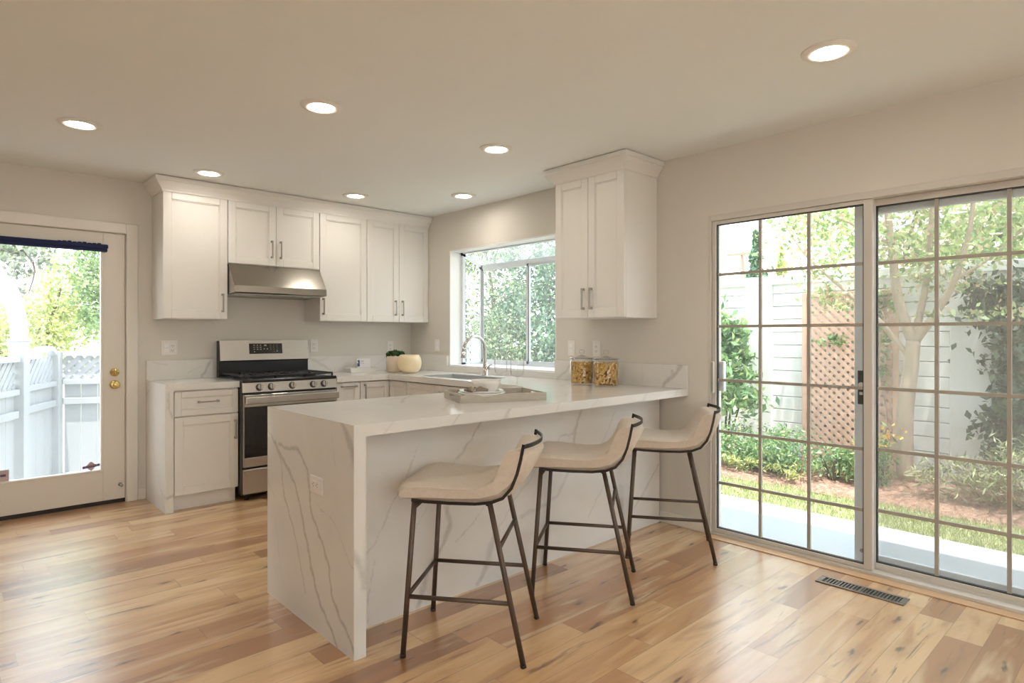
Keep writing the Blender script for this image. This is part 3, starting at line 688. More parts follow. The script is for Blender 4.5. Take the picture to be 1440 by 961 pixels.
# ================================================================ KITCHEN CABINETS
class Front:
    """axis-aligned cabinet front: o = lower left corner on the carcass face, side 'S' faces the room (-Y), 'W' faces -X"""
    def __init__(self, side, o): self.side, self.o = side, o
    def pt(self, a, b, c):
        x, y, z = self.o
        if self.side == 'S': return (x + a, y - c, z + b)
        if self.side == 'N': return (x - a, y + c, z + b)
        return (x - c, y - a, z + b)
    def bx(self, mb, a0, b0, c0, a1, b1, c1, bev=0.0):
        p, q = self.pt(a0, b0, c0), self.pt(a1, b1, c1)
        mb.box([min(i, j) for i, j in zip(p, q)], [max(i, j) for i, j in zip(p, q)], bev)
def shaker(side, o, w, h, parent, name='door', rail=0.057, handle=None, g=0.0015):
    """recessed-panel front w x h; handle = ('v'|'h', a, b) centre of its bar pull"""
    f = Front(side, o); m = MB(); t = 0.020; b = 0.0022
    f.bx(m, g, g, 0.0005, rail, h - g, t, b); f.bx(m, w - rail, g, 0.0005, w - g, h - g, t, b)
    f.bx(m, rail, g, 0.0005, w - rail, rail, t, b); f.bx(m, rail, h - rail, 0.0005, w - rail, h - g, t, b)
    f.bx(m, rail - 0.002, rail - 0.002, 0.0005, w - rail + 0.002, h - rail + 0.002, t - 0.011)
    e = 0.008                                        # stepped inner bead
    f.bx(m, rail, rail, t - 0.012, rail + e, h - rail, t - 0.005, 0.002); f.bx(m, w - rail - e, rail, t - 0.012, w - rail, h - rail, t - 0.005, 0.002)
    f.bx(m, rail, rail, t - 0.012, w - rail, rail + e, t - 0.005, 0.002); f.bx(m, rail, h - rail - e, t - 0.012, w - rail, h - rail, t - 0.005, 0.002)
    d = m.build(name, M['white'], parent)
    if handle:
        k, a, z = handle; L = 0.065; m = MB(); r = 0.005
        if k == 'v':
            f.bx(m, a - r, z - L - 0.008, t + 0.022, a + r, z + L + 0.008, t + 0.031, 0.001)
            for s in (-1, 1): f.bx(m, a - 0.008, z + s * L - 0.008, t + 0.0005, a + 0.008, z + s * L + 0.008, t + 0.023, 0.001)
        else:
            f.bx(m, a - L - 0.008, z - r, t + 0.022, a + L + 0.008, z + r, t + 0.031, 0.001)
            for s in (-1, 1): f.bx(m, a + s * L - 0.008, z - 0.008, t + 0.0005, a + s * L + 0.008, z + 0.008, t + 0.023, 0.001)
        m.build('handle', M['nickel'], d)
    return d

# upper cabinets on the back wall
UF, UZ0, UZ1 = 5.1155, 1.396, 2.356
BY = YB - 0.002
def upper(name, label, x0, x1, z0, doors, parts_handle):
    t = thing(name, label, 'cabinet', ((x0 + x1) / 2, YB - 0.16, z0), 0, 'white upper cabinets')
    m = MB(); m.box((x0 + 0.001, UF + 0.0205, z0), (x1 - 0.001, BY, UZ1 + 0.012), 0.0015); m.build('cabinet_body', M['white'], t)
    w = (x1 - x0) / doors
    for i in range(doors):
        shaker('S', (x0 + i * w, UF + 0.020, z0 + 0.002), w, UZ1 - z0 - 0.002, t, 'door', 0.06, parts_handle[i])
    return t
upper('upper_cabinet', 'tall single-door white upper cabinet left of the range hood, nearest the glazed back door', 1.200, 1.661, UZ0, 1, [('v', 0.461 - 0.040, 0.128)])
upper('upper_cabinet', 'short two-door white upper cabinet directly above the range hood', 1.664, 2.432, 1.845, 2, [('v', 0.384 - 0.038, 0.138), ('v', 0.036, 0.138)])
upper('upper_cabinet', 'tall single-door white upper cabinet immediately right of the range hood', 2.435, 2.898, UZ0, 1, [('v', 0.030, 0.128)])
upper('upper_cabinet', 'tall two-door white upper cabinet at the corner by the garden window', 2.901, 3.595, UZ0, 2, [('v', 0.347 - 0.042, 0.135), ('v', 0.036, 0.135)])
PROF = [(0.001, 2.346), (0.007, 2.346), (0.009, 2.360), (0.014, 2.368), (0.024, 2.382), (0.040, 2.398), (0.050, 2.411), (0.052, 2.417), (0.060, 2.420), (0.060, 2.450), (0.001, 2.450)]
def crown(pathf, name, parent=None, **kw):
    rings = [pathf(o, z) for o, z in PROF]; m = MB(); n = len(rings)
    b2 = bmesh.new(); V = [[b2.verts.new(p) for p in r] for r in rings]
    for i in range(n):
        j = (i + 1) % n
        for q in range(len(V[0]) - 1): b2.faces.new((V[i][q], V[i][q + 1], V[j][q + 1], V[j][q]))
    b2.faces.new([r[0] for r in V]); b2.faces.new([r[-1] for r in V][::-1])
    bmesh.ops.recalc_face_normals(b2, faces=b2.faces); m._merge(b2)
    return m.build(name, M['white'], parent, **kw)
crown(lambda o, z: [(1.2 - o, BY, z), (1.2 - o, UF - o, z), (3.5955, UF - o, z)], 'crown_moulding', None,
      label='white crown moulding running along the top of the back wall cabinets', cat='moulding')

# hanging cabinet right of the garden window
RX, RY0, RY1, RZ0 = 3.245, 2.414, 3.022, 1.388
t = thing('upper_cabinet', 'white two-door upper cabinet hanging alone right of the garden window, above the pasta jars', 'cabinet', (3.42, 2.72, RZ0), 0, 'white upper cabinets')
m = MB(); m.box((RX + 0.0005, RY0, RZ0), (XR - 0.002, RY1, UZ1 + 0.012), 0.0015); m.build('cabinet_body', M['white'], t)
shaker('W', (RX, RY1, RZ0 + 0.002), 0.304, 0.966, t, 'door', 0.06, ('v', 0.304 - 0.035, 0.130))
shaker('W', (RX, RY1 - 0.304, RZ0 + 0.002), 0.304, 0.966, t, 'door', 0.06, ('v', 0.034, 0.130))
FX = RX - 0.020
crown(lambda o, z: [(XR - 0.002, RY0 - o, z), (FX - o, RY0 - o, z), (FX - o, RY1 + o, z), (XR - 0.002, RY1 + o, z)], 'crown', t)

# ---------------------------------------------------------------- base cabinets
LF = 4.866                                        # front of left counter
t = thing('base_cabinet', 'white base cabinet with one drawer over one door, between the back door and the range', 'cabinet', (1.44, 5.15, 0), 0, 'white base cabinets')
bx0, bx1 = 1.2125, 1.6655
m = MB(); m.box((bx0, LF + 0.041, 0.104), (bx1, BY - 0.001, CT - SL - 0.001), 0.0015); m.build('cabinet_body', M['white'], t)
m = MB(); m.box((bx0, LF + 0.062, 0.0), (bx1 - 0.012, BY - 0.002, 0.103)); m.build('toe_kick', M['white'], t)
w = bx1 - bx0 - 0.008
shaker('S', (bx0 + 0.008, LF + 0.040, 0.682), w, 0.182, t, 'drawer', 0.045, ('h', w / 2 + 0.005, 0.098))
shaker('S', (bx0 + 0.008, LF + 0.040, 0.110), w, 0.566, t, 'door', 0.058, ('v', w - 0.026, 0.445))

CF, RF = 4.80, 2.94                               # front edges of the back run and of the sink run
def base(label, side, o, ws, body, toe, hs, kinds, name='base_cabinet'):
    t = thing(name, label, 'cabinet', ((body[0][0] + body[1][0]) / 2, (body[0][1] + body[1][1]) / 2, 0), 0, 'white base cabinets')
    m = MB(); m.box(*body, 0.0015); m.build('cabinet_body', M['white'], t)
    m = MB(); m.box(*toe); m.build('toe_kick', M['white'], t)
    x = 0
    for w, h, kd in zip(ws, hs, kinds):
        p = Front(side, o).pt(x, 0, 0); shaker(side, p, w, 0.755, t, kd, 0.05, h); x += w
    return t
zt = CT - SL - 0.001
base('narrow white pull-out base cabinet immediately right of the range', 'S', (2.446, CF + 0.040, 0.11), [0.219], ((2.446, CF + 0.0405, 0.104), (2.665, BY - 0.001, zt)), ((2.446, CF + 0.10, 0), (2.665, BY - 0.002, 0.103)), [('h', 0.110, 0.722)], ['door'])
# corner cabinet with a folding pair of doors
t = thing('base_cabinet', 'white corner base cabinet whose two narrow doors meet at right angles', 'cabinet', (3.1, 5.1, 0), 0, 'white base cabinets')
m = MB(); m.prism([(2.667, CF + 0.0405), (RF + 0.0405, CF + 0.0405), (RF + 0.0405, 4.545), (XR - 0.003, 4.545), (XR - 0.003, BY - 0.001), (2.667, BY - 0.001)], 'z', 0.104, zt); m.build('cabinet_body', M['white'], t)
m = MB(); m.prism([(2.667, CF + 0.10), (RF + 0.10, CF + 0.10), (RF + 0.10, 4.545), (XR - 0.004, 4.545), (XR - 0.004, BY - 0.002), (2.667, BY - 0.002)], 'z', 0.0, 0.103); m.build('toe_kick', M['white'], t)
shaker('S', (2.668, CF + 0.040, 0.11), RF + 0.0195 - 2.668, 0.755, t, 'door', 0.05, ('v', 0.040, 0.66))
shaker('W', (RF + 0.040, CF + 0.019, 0.11), CF + 0.019 - 4.547, 0.755, t, 'door', 0.05, None)
base('white two-door base cabinet under the sink', 'W', (RF + 0.040, 4.543, 0.11), [0.42, 0.42], ((RF + 0.0405, 3.703, 0.104), (XR - 0.003, 4.543, 0.66)), ((RF + 0.10, 3.703, 0), (XR - 0.004, 4.543, 0.103)), [('v', 0.385, 0.60), ('v', 0.035, 0.60)], ['door', 'door'])
base('white base cabinet between the sink and the peninsula', 'W', (RF + 0.040, 3.700, 0.11), [0.60], ((RF + 0.0405, 3.06, 0.104), (XR - 0.003, 3.700, zt)), ((RF + 0.10, 3.06, 0), (XR - 0.004, 3.700, 0.103)), [('v', 0.04, 0.60)], ['door'])
base('white base cabinets under the peninsula, opening towards the range', 'N', (2.93, 2.985, 0.11), [0.56, 0.56, 0.56], ((1.232, 2.410, 0.104), (2.935, 2.985, zt)), ((1.232, 2.410, 0), (2.935, 2.92, 0.103)), [('v', 0.52, 0.60), ('v', 0.04, 0.60), ('v', 0.04, 0.60)], ['door'] * 3)

# ---------------------------------------------------------------- quartz worktops
IX, IT, IY0, IY1, IP = 1.1756, 0.0531, 2.1748, 3.0435, 2.387
E_ = [([(3.032, 0.805), (2.955, 0.754), (2.88, 0.682), (2.844, 0.541), (2.774, 0.425), (2.673, 0.28), (2.608, 0.132)], 0.0045, 0.75),
      ([(2.955, 0.754), (2.826, 0.676), (2.722, 0.592), (2.656, 0.493), (2.592, 0.356), (2.561, 0.255), (2.486, 0.157), (2.385, 0.072), (2.322, 0.005)], 0.0085, 0.8),
      ([(2.899, 0.753), (2.791, 0.753), (2.689, 0.76), (2.592, 0.684), (2.571, 0.592), (2.552, 0.515), (2.471, 0.413), (2.385, 0.304), (2.357, 0.21), (2.29, 0.13), (2.212, 0.071), (2.167, 0.026)], 0.0075, 0.8),
      ([(2.486, 0.542), (2.371, 0.514), (2.29, 0.456), (2.212, 0.389), (2.163, 0.342)], 0.0022, 0.5),
      ([(2.264, 0.925), (2.212, 0.855), (2.175, 0.787), (2.15, 0.719)], 0.017, 0.7),
      ([(3.04, 0.551), (2.955, 0.491)], 0.003, 0.4), ([(2.357, 0.869), (2.33, 0.739)], 0.003, 0.3),
      ([(2.95, 0.40), (2.90, 0.22), (2.86, 0.10)], 0.002, 0.3)]
E_ = [([(z, y - IY0) for y, z in p], w * 1.35, a) for p, w, a in E_]
P_ = [([(1.633, 0.765), (1.565, 0.645), (1.482, 0.518), (1.403, 0.382), (1.357, 0.311)], 0.003, 0.5),
      ([(2.03, 0.87), (2.001, 0.83), (1.93, 0.752), (1.852, 0.67)], 0.008, 0.65), ([(1.852, 0.67), (1.72, 0.54), (1.60, 0.36)], 0.0025, 0.4),
      ([(1.777, 0.448), (1.805, 0.352), (1.758, 0.272), (1.686, 0.172), (1.616, 0.017)], 0.013, 0.7),
      ([(2.022, 0.401), (1.93, 0.326), (1.833, 0.255)], 0.003, 0.5), ([(2.10, 0.25), (2.053, 0.14), (2.022, 0.069), (1.981, 0.017)], 0.016, 0.6),
      ([(1.388, 0.276), (1.365, 0.119), (1.354, 0.028)], 0.003, 0.5),
      ([(2.80, 0.87), (2.768, 0.819), (2.717, 0.729), (2.707, 0.65)], 0.009, 0.65), ([(2.717, 0.702), (2.598, 0.702), (2.569, 0.653)], 0.005, 0.55),
      ([(2.657, 0.483), (2.569, 0.352), (2.421, 0.316), (2.28, 0.293)], 0.011, 0.45), ([(3.577, 0.391), (3.417, 0.246), (3.30, 0.15)], 0.007, 0.55),
      ([(3.315, 0.533), (3.028, 0.384), (2.831, 0.182)], 0.004, 0.4), ([(3.10, 0.80), (2.98, 0.62), (2.90, 0.50)], 0.004, 0.4), ([(2.45, 0.62), (2.36, 0.48), (2.22, 0.40), (2.12, 0.26)], 0.004, 0.4)]
P_ = [([(x - IX - IT - 0.0005, z) for x, z in p], w * 1.25, a) for p, w, a in P_]
edge_v = [([(0.13 * i + 0.05 * math.sin(i * 5), -0.01), (0.13 * i + 0.06 + 0.05 * math.sin(i * 5), 0.06)], 0.004 + 0.006 * (i % 4 == 2), 0.3 + 0.2 * (i % 3 == 0)) for i in (1, 3, 6, 8, 11, 14, 17)]
ct = thing('countertop', 'white grey-veined quartz worktop of the peninsula and sink run, with a waterfall end', 'countertop', (2.4, 2.6, 0))
s = Slab()
top_v = rand_veins(2.37, 0.87, 9, 5, 0.35, (0.004, 0.014)); top_v = [(p, w, a * 0.55) for p, w, a in top_v]
s.box((IX + IT, IY0, CT - SL), (XR - 0.002, IY1, CT), {'top': top_v, 'front': edge_v}, 0.009)
x1 = XR - 0.002
s.box((RF, IY1, CT - SL), (x1, 3.72, CT), {'top': [(p, w, a * 0.5) for p, w, a in rand_veins(0.65, 0.67, 3, 9, 1.0)]}, 0.012)
s.box((RF, 3.72, CT - SL), (3.05, 4.46, CT)); s.box((3.40, 3.72, CT - SL), (x1, 4.46, CT))
s.box((RF, 4.46, CT - SL), (x1, BY, CT), {'top': [(p, w, a * 0.5) for p, w, a in rand_veins(0.65, 0.98, 4, 12, 0.8)]}, 0.012)
s.box((2.4385, CF, CT - SL), (RF, BY, CT), {'front': [([(0.02, -0.01), (0.07, 0.06)], 0.006, 0.5), ([(0.3, -.01), (0.34, 0.06)], 0.004, 0.4)]}, 0.012)
s.build('slab_top', ct)
s = Slab(); s.box((IX, IY0, 0.0), (IX + IT, IY1, CT), {'left': E_, 'front': [([(0.0, 0.42), (0.03, 0.36), (0.055, 0.28)], 0.02, 0.6)]}, 0.006); s.build('waterfall_end', ct)
s = Slab(); s.box((IX + IT + 0.0005, IP, 0.0), (XR - 0.0125, IP + 0.020, CT - SL - 0.0005), {'front': P_}, 0.008)
s.build('peninsula_panel', None, label='grey-veined quartz panel closing the seating side of the peninsula behind the stools', cat='panel')

ct2 = thing('countertop', 'short quartz worktop with a waterfall side between the back door and the range', 'countertop', (1.4, 5.15, 0))
s = Slab(); s.box((1.2108, LF, CT - SL), (1.667, BY, CT), {'top': [(p, w, a * 0.5) for p, w, a in rand_veins(0.45, 0.57, 3, 3, 0.5)]}, 0.01); s.build('slab_top', ct2)
s = Slab(); s.box((1.1578, LF, 0.0), (1.2103, BY, CT), {'left': [([(0.90, 0.56), (0.62, 0.46), (0.35, 0.30), (0.12, 0.10), (0.0, 0.03)], 0.004, 0.6), ([(0.80, 0.57), (0.86, 0.45)], 0.008, 0.5), ([(0.15, 0.12), (0.12, 0.0)], 0.006, 0.5)], 'front': [([(0.02, 0.86), (0.03, 0.72), (0.05, 0.66)], 0.008, 0.6), ([(0.01, 0.11), (0.05, 0.13)], 0.014, 0.7)]}, 0.006); s.build('waterfall_side', ct2)

# upstands
s = Slab(); s.box((1.1578, YB - 0.021, CT + 0.0005), (1.6425, BY + 0.001, 1.073), {'front': [([(0.40, -0.01), (0.44, 0.08), (0.47, 0.16)], 0.012, 0.6), ([(0.05, 0.145), (0.11, 0.12), (0.15, 0.11)], 0.005, 0.4), ([(0.30, 0.05), (0.40, 0.09)], 0.004, 0.35)]}, 0.006)
s.build('backsplash', None, label='low quartz upstand on the wall left of the range', cat='backsplash')
bs = thing('backsplash', 'low quartz upstand from the range round the corner, under the window and behind the jars', 'backsplash', (3.5, 5.0, CT))
s = Slab(); s.box((2.4385, YB - 0.021, CT + 0.0005), (XR - 0.0225, BY + 0.001, 1.073), {'front': [([(0.02, 0.14), (0.10, 0.12), (0.2, 0.05), (0.26, 0.0)], 0.012, 0.4), ([(0.12, 0.10), (0.22, 0.13)], 0.01, 0.3), ([(0.7, 0.02), (0.85, 0.14)], 0.006, 0.3)]}, 0.008); s.build('back_upstand', bs)
s = Slab(); s.box((XR - 0.0215, WY1 + 0.012, CT + 0.0005), (x1 + 0.001, BY, 1.075)); s.build('corner_upstand', bs)
s = Slab(); s.box((XR - 0.0215, WY0 - 0.002, CT + 0.0005), (x1 + 0.001, WY1 + 0.0115, WZ0 - 0.001)); s.build('sill_upstand', bs)
s = Slab(); s.box((XR - 0.0215, 2.1748, CT + 0.0005), (x1 + 0.001, WY0 - 0.0025, 1.076), {'left': [([(-0.01, 0.19), (0.05, 0.15), (0.10, 0.08), (0.16, 0.04)], 0.018, 0.75), ([(0.03, 0.16), (0.06, 0.11), (0.12, 0.10)], 0.010, 0.6), ([(-0.01, 0.345), (0.16, 0.35)], 0.003, 0.3), ([(0.0, 1.15), (0.08, 1.06), (0.15, 1.0)], 0.012, 0.45)]}, 0.006); s.build('side_upstand', bs)

# ---------------------------------------------------------------- sink and faucet
t = thing('sink', 'stainless steel undermount sink set in the worktop below the garden window', 'sink', (3.22, 4.09, 0.68))
m = MB(); a, b, c, d, zb, zt_ = 3.051, 3.399, 3.721, 4.459, 0.690, 0.9195
m.box((a, c, zb), (a + 0.004, d, zt_)); m.box((b - 0.004, c, zb), (b, d, zt_)); m.box((a, c, zb), (b, c + 0.004, zt_)); m.box((a, d - 0.004, zb), (b, d, zt_)); m.box((a, c, zb - 0.004), (b, d, zb))
m.build('basin', M['sink'], t)
m = MB(); m.lathe([(0, 0.001), (0.030, 0.001), (0.042, 0.004), (0.045, 0.001), (0.045, 0.0)], (3.225, 4.09, zb), 28); m.build('drain', M['chrome'], t)
fx, fy = 3.470, 4.085
t = thing('faucet', 'tall chrome gooseneck faucet standing behind the sink at the window', 'faucet', (fx, fy, CT))
m = MB(); m.lathe([(0, 0), (0.030, 0), (0.030, 0.006), (0.021, 0.010), (0.019, 0.10), (0.015, 0.112), (0, 0.112)], (fx, fy, CT), 28); m.build('base', M['chrome'], t)
R = 0.118; zc = 1.142
pts = [(fx, fy, CT + 0.10), (fx, fy, 1.04), (fx, fy, zc)] + [(fx - R + R * math.cos(a), fy, zc + R * math.sin(a)) for a in np.linspace(0.12, PI * 0.93, 20)]
m = MB(); m.tube(pts, 0.0145, 14); m.build('spout', M['chrome'], t)
e = Vector(pts[-1]); d = Vector((-0.16, 0, -1)).normalized()
m = MB(); m.cyl(e - d * 0.004, e + d * 0.035, 0.0135, 0.015); m.cyl(e + d * 0.035, e + d * 0.085, 0.015, 0.0195); m.cyl(e + d * 0.085, e + d * 0.090, 0.0165); m.build('spray_head', M['chrome'], t)
m = MB(); m.cyl((fx, fy, 0.985), (fx, fy - 0.045, 0.985), 0.015); m.cyl((fx, fy - 0.045, 0.985), (fx, fy - 0.052, 0.985), 0.012); m.tube([(fx, fy - 0.038, 0.992), (fx - 0.01, fy - 0.07, 1.012), (fx - 0.012, fy - 0.11, 1.018)], [0.006, 0.005, 0.0045], 10); m.build('lever', M['chrome'], t)

# ---------------------------------------------------------------- gas range
rx0, rx1, ry = 1.6690, 2.4370, 4.822
t = thing('gas_range', 'freestanding stainless steel gas range with black cooktop and five knobs', 'range', (2.053, 5.1, 0))
m = MB(); m.box((rx0, ry, 0.045), (rx1, 5.412, 0.905), 0.003); m.build('body', M['black'], t)
for x in (rx0 + 0.05, rx1 - 0.05):
    for y in (ry + 0.05, 5.36): m = MB(); m.cyl((x, y, 0.0), (x, y, 0.046), 0.018); m.build('foot', M['black'], t)
m = MB(); m.prism([(ry + 0.001, 0.833), (ry - 0.022, 0.833), (ry - 0.006, 0.907), (ry + 0.001, 0.907)], 'x', rx0 - 0.001, rx1 + 0.001); cp = m.build('control_panel', M['steel'], t)
for kx in (1.795, 1.888, 2.056, 2.231, 2.325):
    m = MB(); c = Vector((kx, ry - 0.0135, 0.869)); n = Vector((0, -0.978, 0.21))
    m.cyl(c + n * 0.004, c + n * 0.030, 0.0235, 0.0215, 28); kb = m.build('knob', M['nickel'], cp)
    m = MB(); m.cyl(c, c + n * 0.0045, 0.0285, 0.0275, 28); m.build('knob_shade_ring', M['iron'], kb)  # dark ring stands in for the shading round the knob base
    m = MB(); p = c + n * 0.030
    m.box((kx - 0.0045, p.y - 0.010, p.z - 0.021), (kx + 0.0045, p.y + 0.004, p.z + 0.021), 0.002); m.build('knob_grip', M['steel'], kb)
m = MB(); m.box((rx0 + 0.004, ry - 0.008, 0.820), (rx1 - 0.004, ry, 0.832)); m.build('vent_strip', M['black'], t)
# oven door
m = MB(); fy0, fy1 = ry - 0.026, ry - 0.001
m.box((rx0 + 0.004, fy0, 0.720), (rx1 - 0.004, fy1, 0.815), 0.004); m.box((rx0 + 0.004, fy0, 0.262), (rx1 - 0.004, fy1, 0.334), 0.003)
for x in (rx0 + 0.004, rx1 - 0.010): m.box((x, fy0 + 0.0005, 0.330), (x + 0.006, fy1, 0.724))
od = m.build('oven_door', M['steel'], t)
m = MB(); m.box((rx0 + 0.0105, fy0 + 0.001, 0.3345), (rx1 - 0.0105, fy1, 0.7195), 0.002); wd = m.build('oven_window', M['blackglass'], od)
m = MB(); m.box((rx0 + 0.09, fy0 + 0.0002, 0.40), (rx1 - 0.09, fy0 + 0.001, 0.66)); m.build('inner_glass', M['black'], wd)
m = MB(); hy = fy0 - 0.052
m.box((rx0 + 0.004, hy, 0.747), (rx1 - 0.004, hy + 0.016, 0.803), 0.007, None, 2)
for x in (rx0 + 0.035, rx1 - 0.065): m.box((x, hy + 0.014, 0.757), (x + 0.03, fy0 + 0.001, 0.793), 0.004)
m.build('handle', M['steel'], od)
m = MB(); m.box((rx0 + 0.003, ry - 0.022, 0.058), (rx1 - 0.003, ry - 0.001, 0.244), 0.004); m.box((rx0 + 0.003, ry - 0.030, 0.232), (rx1 - 0.003, ry - 0.001, 0.246), 0.003); m.build('storage_drawer', M['steel'], t)
# cooktop
m = MB(); m.box((rx0 - 0.0005, ry - 0.018, 0.9065), (rx1 + 0.001, 5.352, 0.932), 0.006); m.build('cooktop', M['black'], t)
for bxx, byy, br in ((1.83, 4.98, 0.045), (1.83, 5.22, 0.036), (2.053, 5.10, 0.055), (2.276, 4.98, 0.05), (2.276, 5.22, 0.036)):
    m = MB(); m.lathe([(0, 0.016), (br * 0.72, 0.016), (br * 0.78, 0.012), (br * 0.78, 0.009), (br, 0.008), (br, 0.0), (0, 0.0)], (bxx, byy, 0.932), 24); m.build('burner', M['iron'], t)
for i in range(3):
    a = rx0 + 0.022 + i * 0.2415; b = a + 0.236; c, d = ry + 0.012, 5.325; z = 0.962; r = 0.0058; m = MB()
    def bar(p, q): m.box((min(p[0], q[0]) - r, min(p[1], q[1]) - r, z - 0.014), (max(p[0], q[0]) + r, max(p[1], q[1]) + r, z), 0.003)
    bar((a, c), (b, c)); bar((a, d), (b, d)); bar((a, c), (a, d)); bar((b, c), (b, d)); mid = (c + d) / 2; bar((a, mid), (b, mid))
    for yy in ((c * 3 + d) / 4, (c + d * 3) / 4): bar((a, yy), (a + 0.075, yy)); bar((b - 0.075, yy), (b, yy)); bar(((a + b) / 2, yy - 0.10), ((a + b) / 2, yy - 0.04)); bar(((a + b) / 2, yy + 0.04), ((a + b) / 2, yy + 0.10))
    for px in (a, b):
        for py in (c, mid, d): m.box((px - r, py - r, 0.9315), (px + r, py + r, z - 0.012))
    m.build('burner_grate', M['iron'], t)
# backguard
m = MB(); m.prism([(5.352, 0.907), (5.412, 0.907), (5.412, 1.222), (5.352, 1.222), (5.336, 1.060), (5.352, 1.050)], 'x', rx0 + 0.0, rx1 - 0.004); bg = m.build('backguard', M['black'], t)
m = MB(); m.prism([(5.3515, 1.226), (5.412, 1.226), (5.412, 1.2225), (5.3525, 1.2225), (5.336, 1.060), (5.330, 1.060)], 'x', rx0 + 0.004, rx1 - 0.006); m.build('backguard_panel', M['steel'], bg)
def onpanel(z): return 5.330 + (z - 1.060) / (1.226 - 1.060) * (5.3515 - 5.330)
m = MB(); m.prism([(onpanel(1.200) - 0.0015, 1.200), (onpanel(1.200) + 0.001, 1.200), (onpanel(1.112) + 0.001, 1.112), (onpanel(1.112) - 0.0015, 1.112)], 'x', 1.908, 2.192); dp = m.build('control_display', M['blackglass'], bg)
m = MB()
def mark(x, z, w, h): m.box((x - w, onpanel(z) - 0.0026, z - h), (x + w, onpanel(z) - 0.0014, z + h))
for i, x in enumerate((1.95, 1.978, 2.005)):
    for z in (1.186, 1.168, 1.150): mark(x, z, 0.006, 0.0035 if i else 0.0025)
mark(1.952, 1.130, 0.005, 0.003); mark(2.045, 1.184, 0.011, 0.007)
for x in (2.035, 2.062): mark(x, 1.154, 0.005, 0.004)
for x in (2.09, 2.118, 2.146):
    for z in (1.186, 1.168, 1.150): mark(x, z, 0.003, 0.002)
mark(2.146, 1.134, 0.007, 0.004); mark(2.12, 1.132, 0.003, 0.002)
m.build('display_marks', M['slotgrey'], dp)

# ---------------------------------------------------------------- range hood
t = thing('range_hood', 'stainless steel under-cabinet range hood above the gas range', 'range hood', (2.05, 5.2, 1.60))
hx0, hx1 = 1.6665, 2.4315
m = MB(); b2 = bmesh.new()
sec = [(5.115, 1.8425), (4.982, 1.664), (4.978, 1.612), (4.986, 1.608), (BY - 0.004, 1.592), (BY - 0.004, 1.8425)]
m.prism(sec, 'x', hx0, hx1); hb = m.build('hood_body', M['hoodsteel'], t)
m = MB(); m.box((hx0 + 0.02, 4.999, 1.5985), (hx1 - 0.02, 5.40, 1.6045), 0.002); m.build('underside', M['sink'], t)
m = MB(); m.box((1.97, 4.9765, 1.6065), (2.10, 4.985, 1.6115)); m.build('control_strip', M['black'], t)
for x in (1.80, 2.30): m = MB(); m.cyl((x, 5.08, 1.5965), (x, 5.08, 1.5990), 0.032); m.build('hood_lamp', M['plate'], t)
m = MB(); m.box((1.88, 5.12, 1.5955), (2.22, 5.36, 1.5985), 0.001); m.build('filter', M['nickel'], t)
for x in (1.985, 2.035): m = MB(); m.box((x, 5.088, 1.803), (x + 0.004, 5.094, 1.818)); m.build('clip', M['nickel'], t)

# ---------------------------------------------------------------- outlets and switches
def wall_plate(side, c, kinds, label, w=None, horizontal=False):
    """plate centred at c on a wall facing -Y ('S') or -X ('W')"""
    n = len(kinds); W, Hh = 0.072 + 0.046 * (n - 1), 0.117
    if horizontal: W, Hh = 0.117, 0.074
    f = Front(side, c)
    t = thing('wall_outlet' if 'o' in kinds else 'light_switch', label, 'outlet' if 'o' in kinds else 'switch', c)
    m = MB(); f.bx(m, -W / 2, -Hh / 2, 0.0, W / 2, Hh / 2, 0.006, 0.003); m.build('plate', M['plate'], t)
    for i, kd in enumerate(kinds):
        a = (i - (n - 1) / 2) * 0.046; wa, hb_ = (0.017, 0.034) if not horizontal else (0.034, 0.017)
        m = MB(); f.bx(m, a - wa, -hb_, 0.006, a + wa, hb_, 0.0085, 0.001); r = m.build('receptacle' if kd == 'o' else 'rocker', M['plate'] if kd == 'o' else M['jamb'], t)
        m = MB()
        if kd == 'o':
            for s in (-1, 1):
                for q in (-1, 1):
                    if horizontal: f.bx(m, a + s * 0.018 - 0.004, q * 0.0065 - 0.001, 0.0083, a + s * 0.018 + 0.004, q * 0.0065 + 0.001, 0.0088)
                    else: f.bx(m, a + q * 0.0065 - 0.0012, s * 0.018 - 0.004, 0.0083, a + q * 0.0065 + 0.0012, s * 0.018 + 0.005, 0.0088)
                if horizontal: f.bx(m, a + s * 0.018 - 0.012, -0.002, 0.0083, a + s * 0.018 - 0.008, 0.002, 0.0088)
                else: f.bx(m, a - 0.002, s * 0.018 - 0.012, 0.0083, a + 0.002, s * 0.018 - 0.008, 0.0088)
            m.build('slots', M['slot'], r)
        else:
            f.bx(m, a - wa, -0.0008, 0.0083, a + wa, 0.0008, 0.0088); m.build('rocker_line', M['slotgrey'], r)
YW, XW = YB - 0.0005, XR - 0.0005
wall_plate('S', (1.322, YW, 1.170), ['s', 'o'], 'double wall plate with a switch and an outlet, left of the range')
wall_plate('S', (2.530, YW, 1.172), ['o'], 'white wall outlet just right of the range backguard')
wall_plate('S', (3.345, YW, 1.152), ['o'], 'white wall outlet partly hidden behind the potted plant in the corner')
wall_plate('W', (XW, 4.970, 1.170), ['s'], 'white light switch between the corner and the garden window')
wall_plate('W', (XW, 3.195, 1.170), ['s'], 'white light switch right of the garden window, behind the left pasta jar')
wall_plate('W', (XW, 2.944, 1.170), ['o'], 'white wall outlet above the two pasta jars, under the hanging cabinet')
wall_plate('W', (IX - 0.0005, 2.494, 0.632), ['o'], 'white outlet set sideways in the waterfall end of the peninsula', horizontal=True)

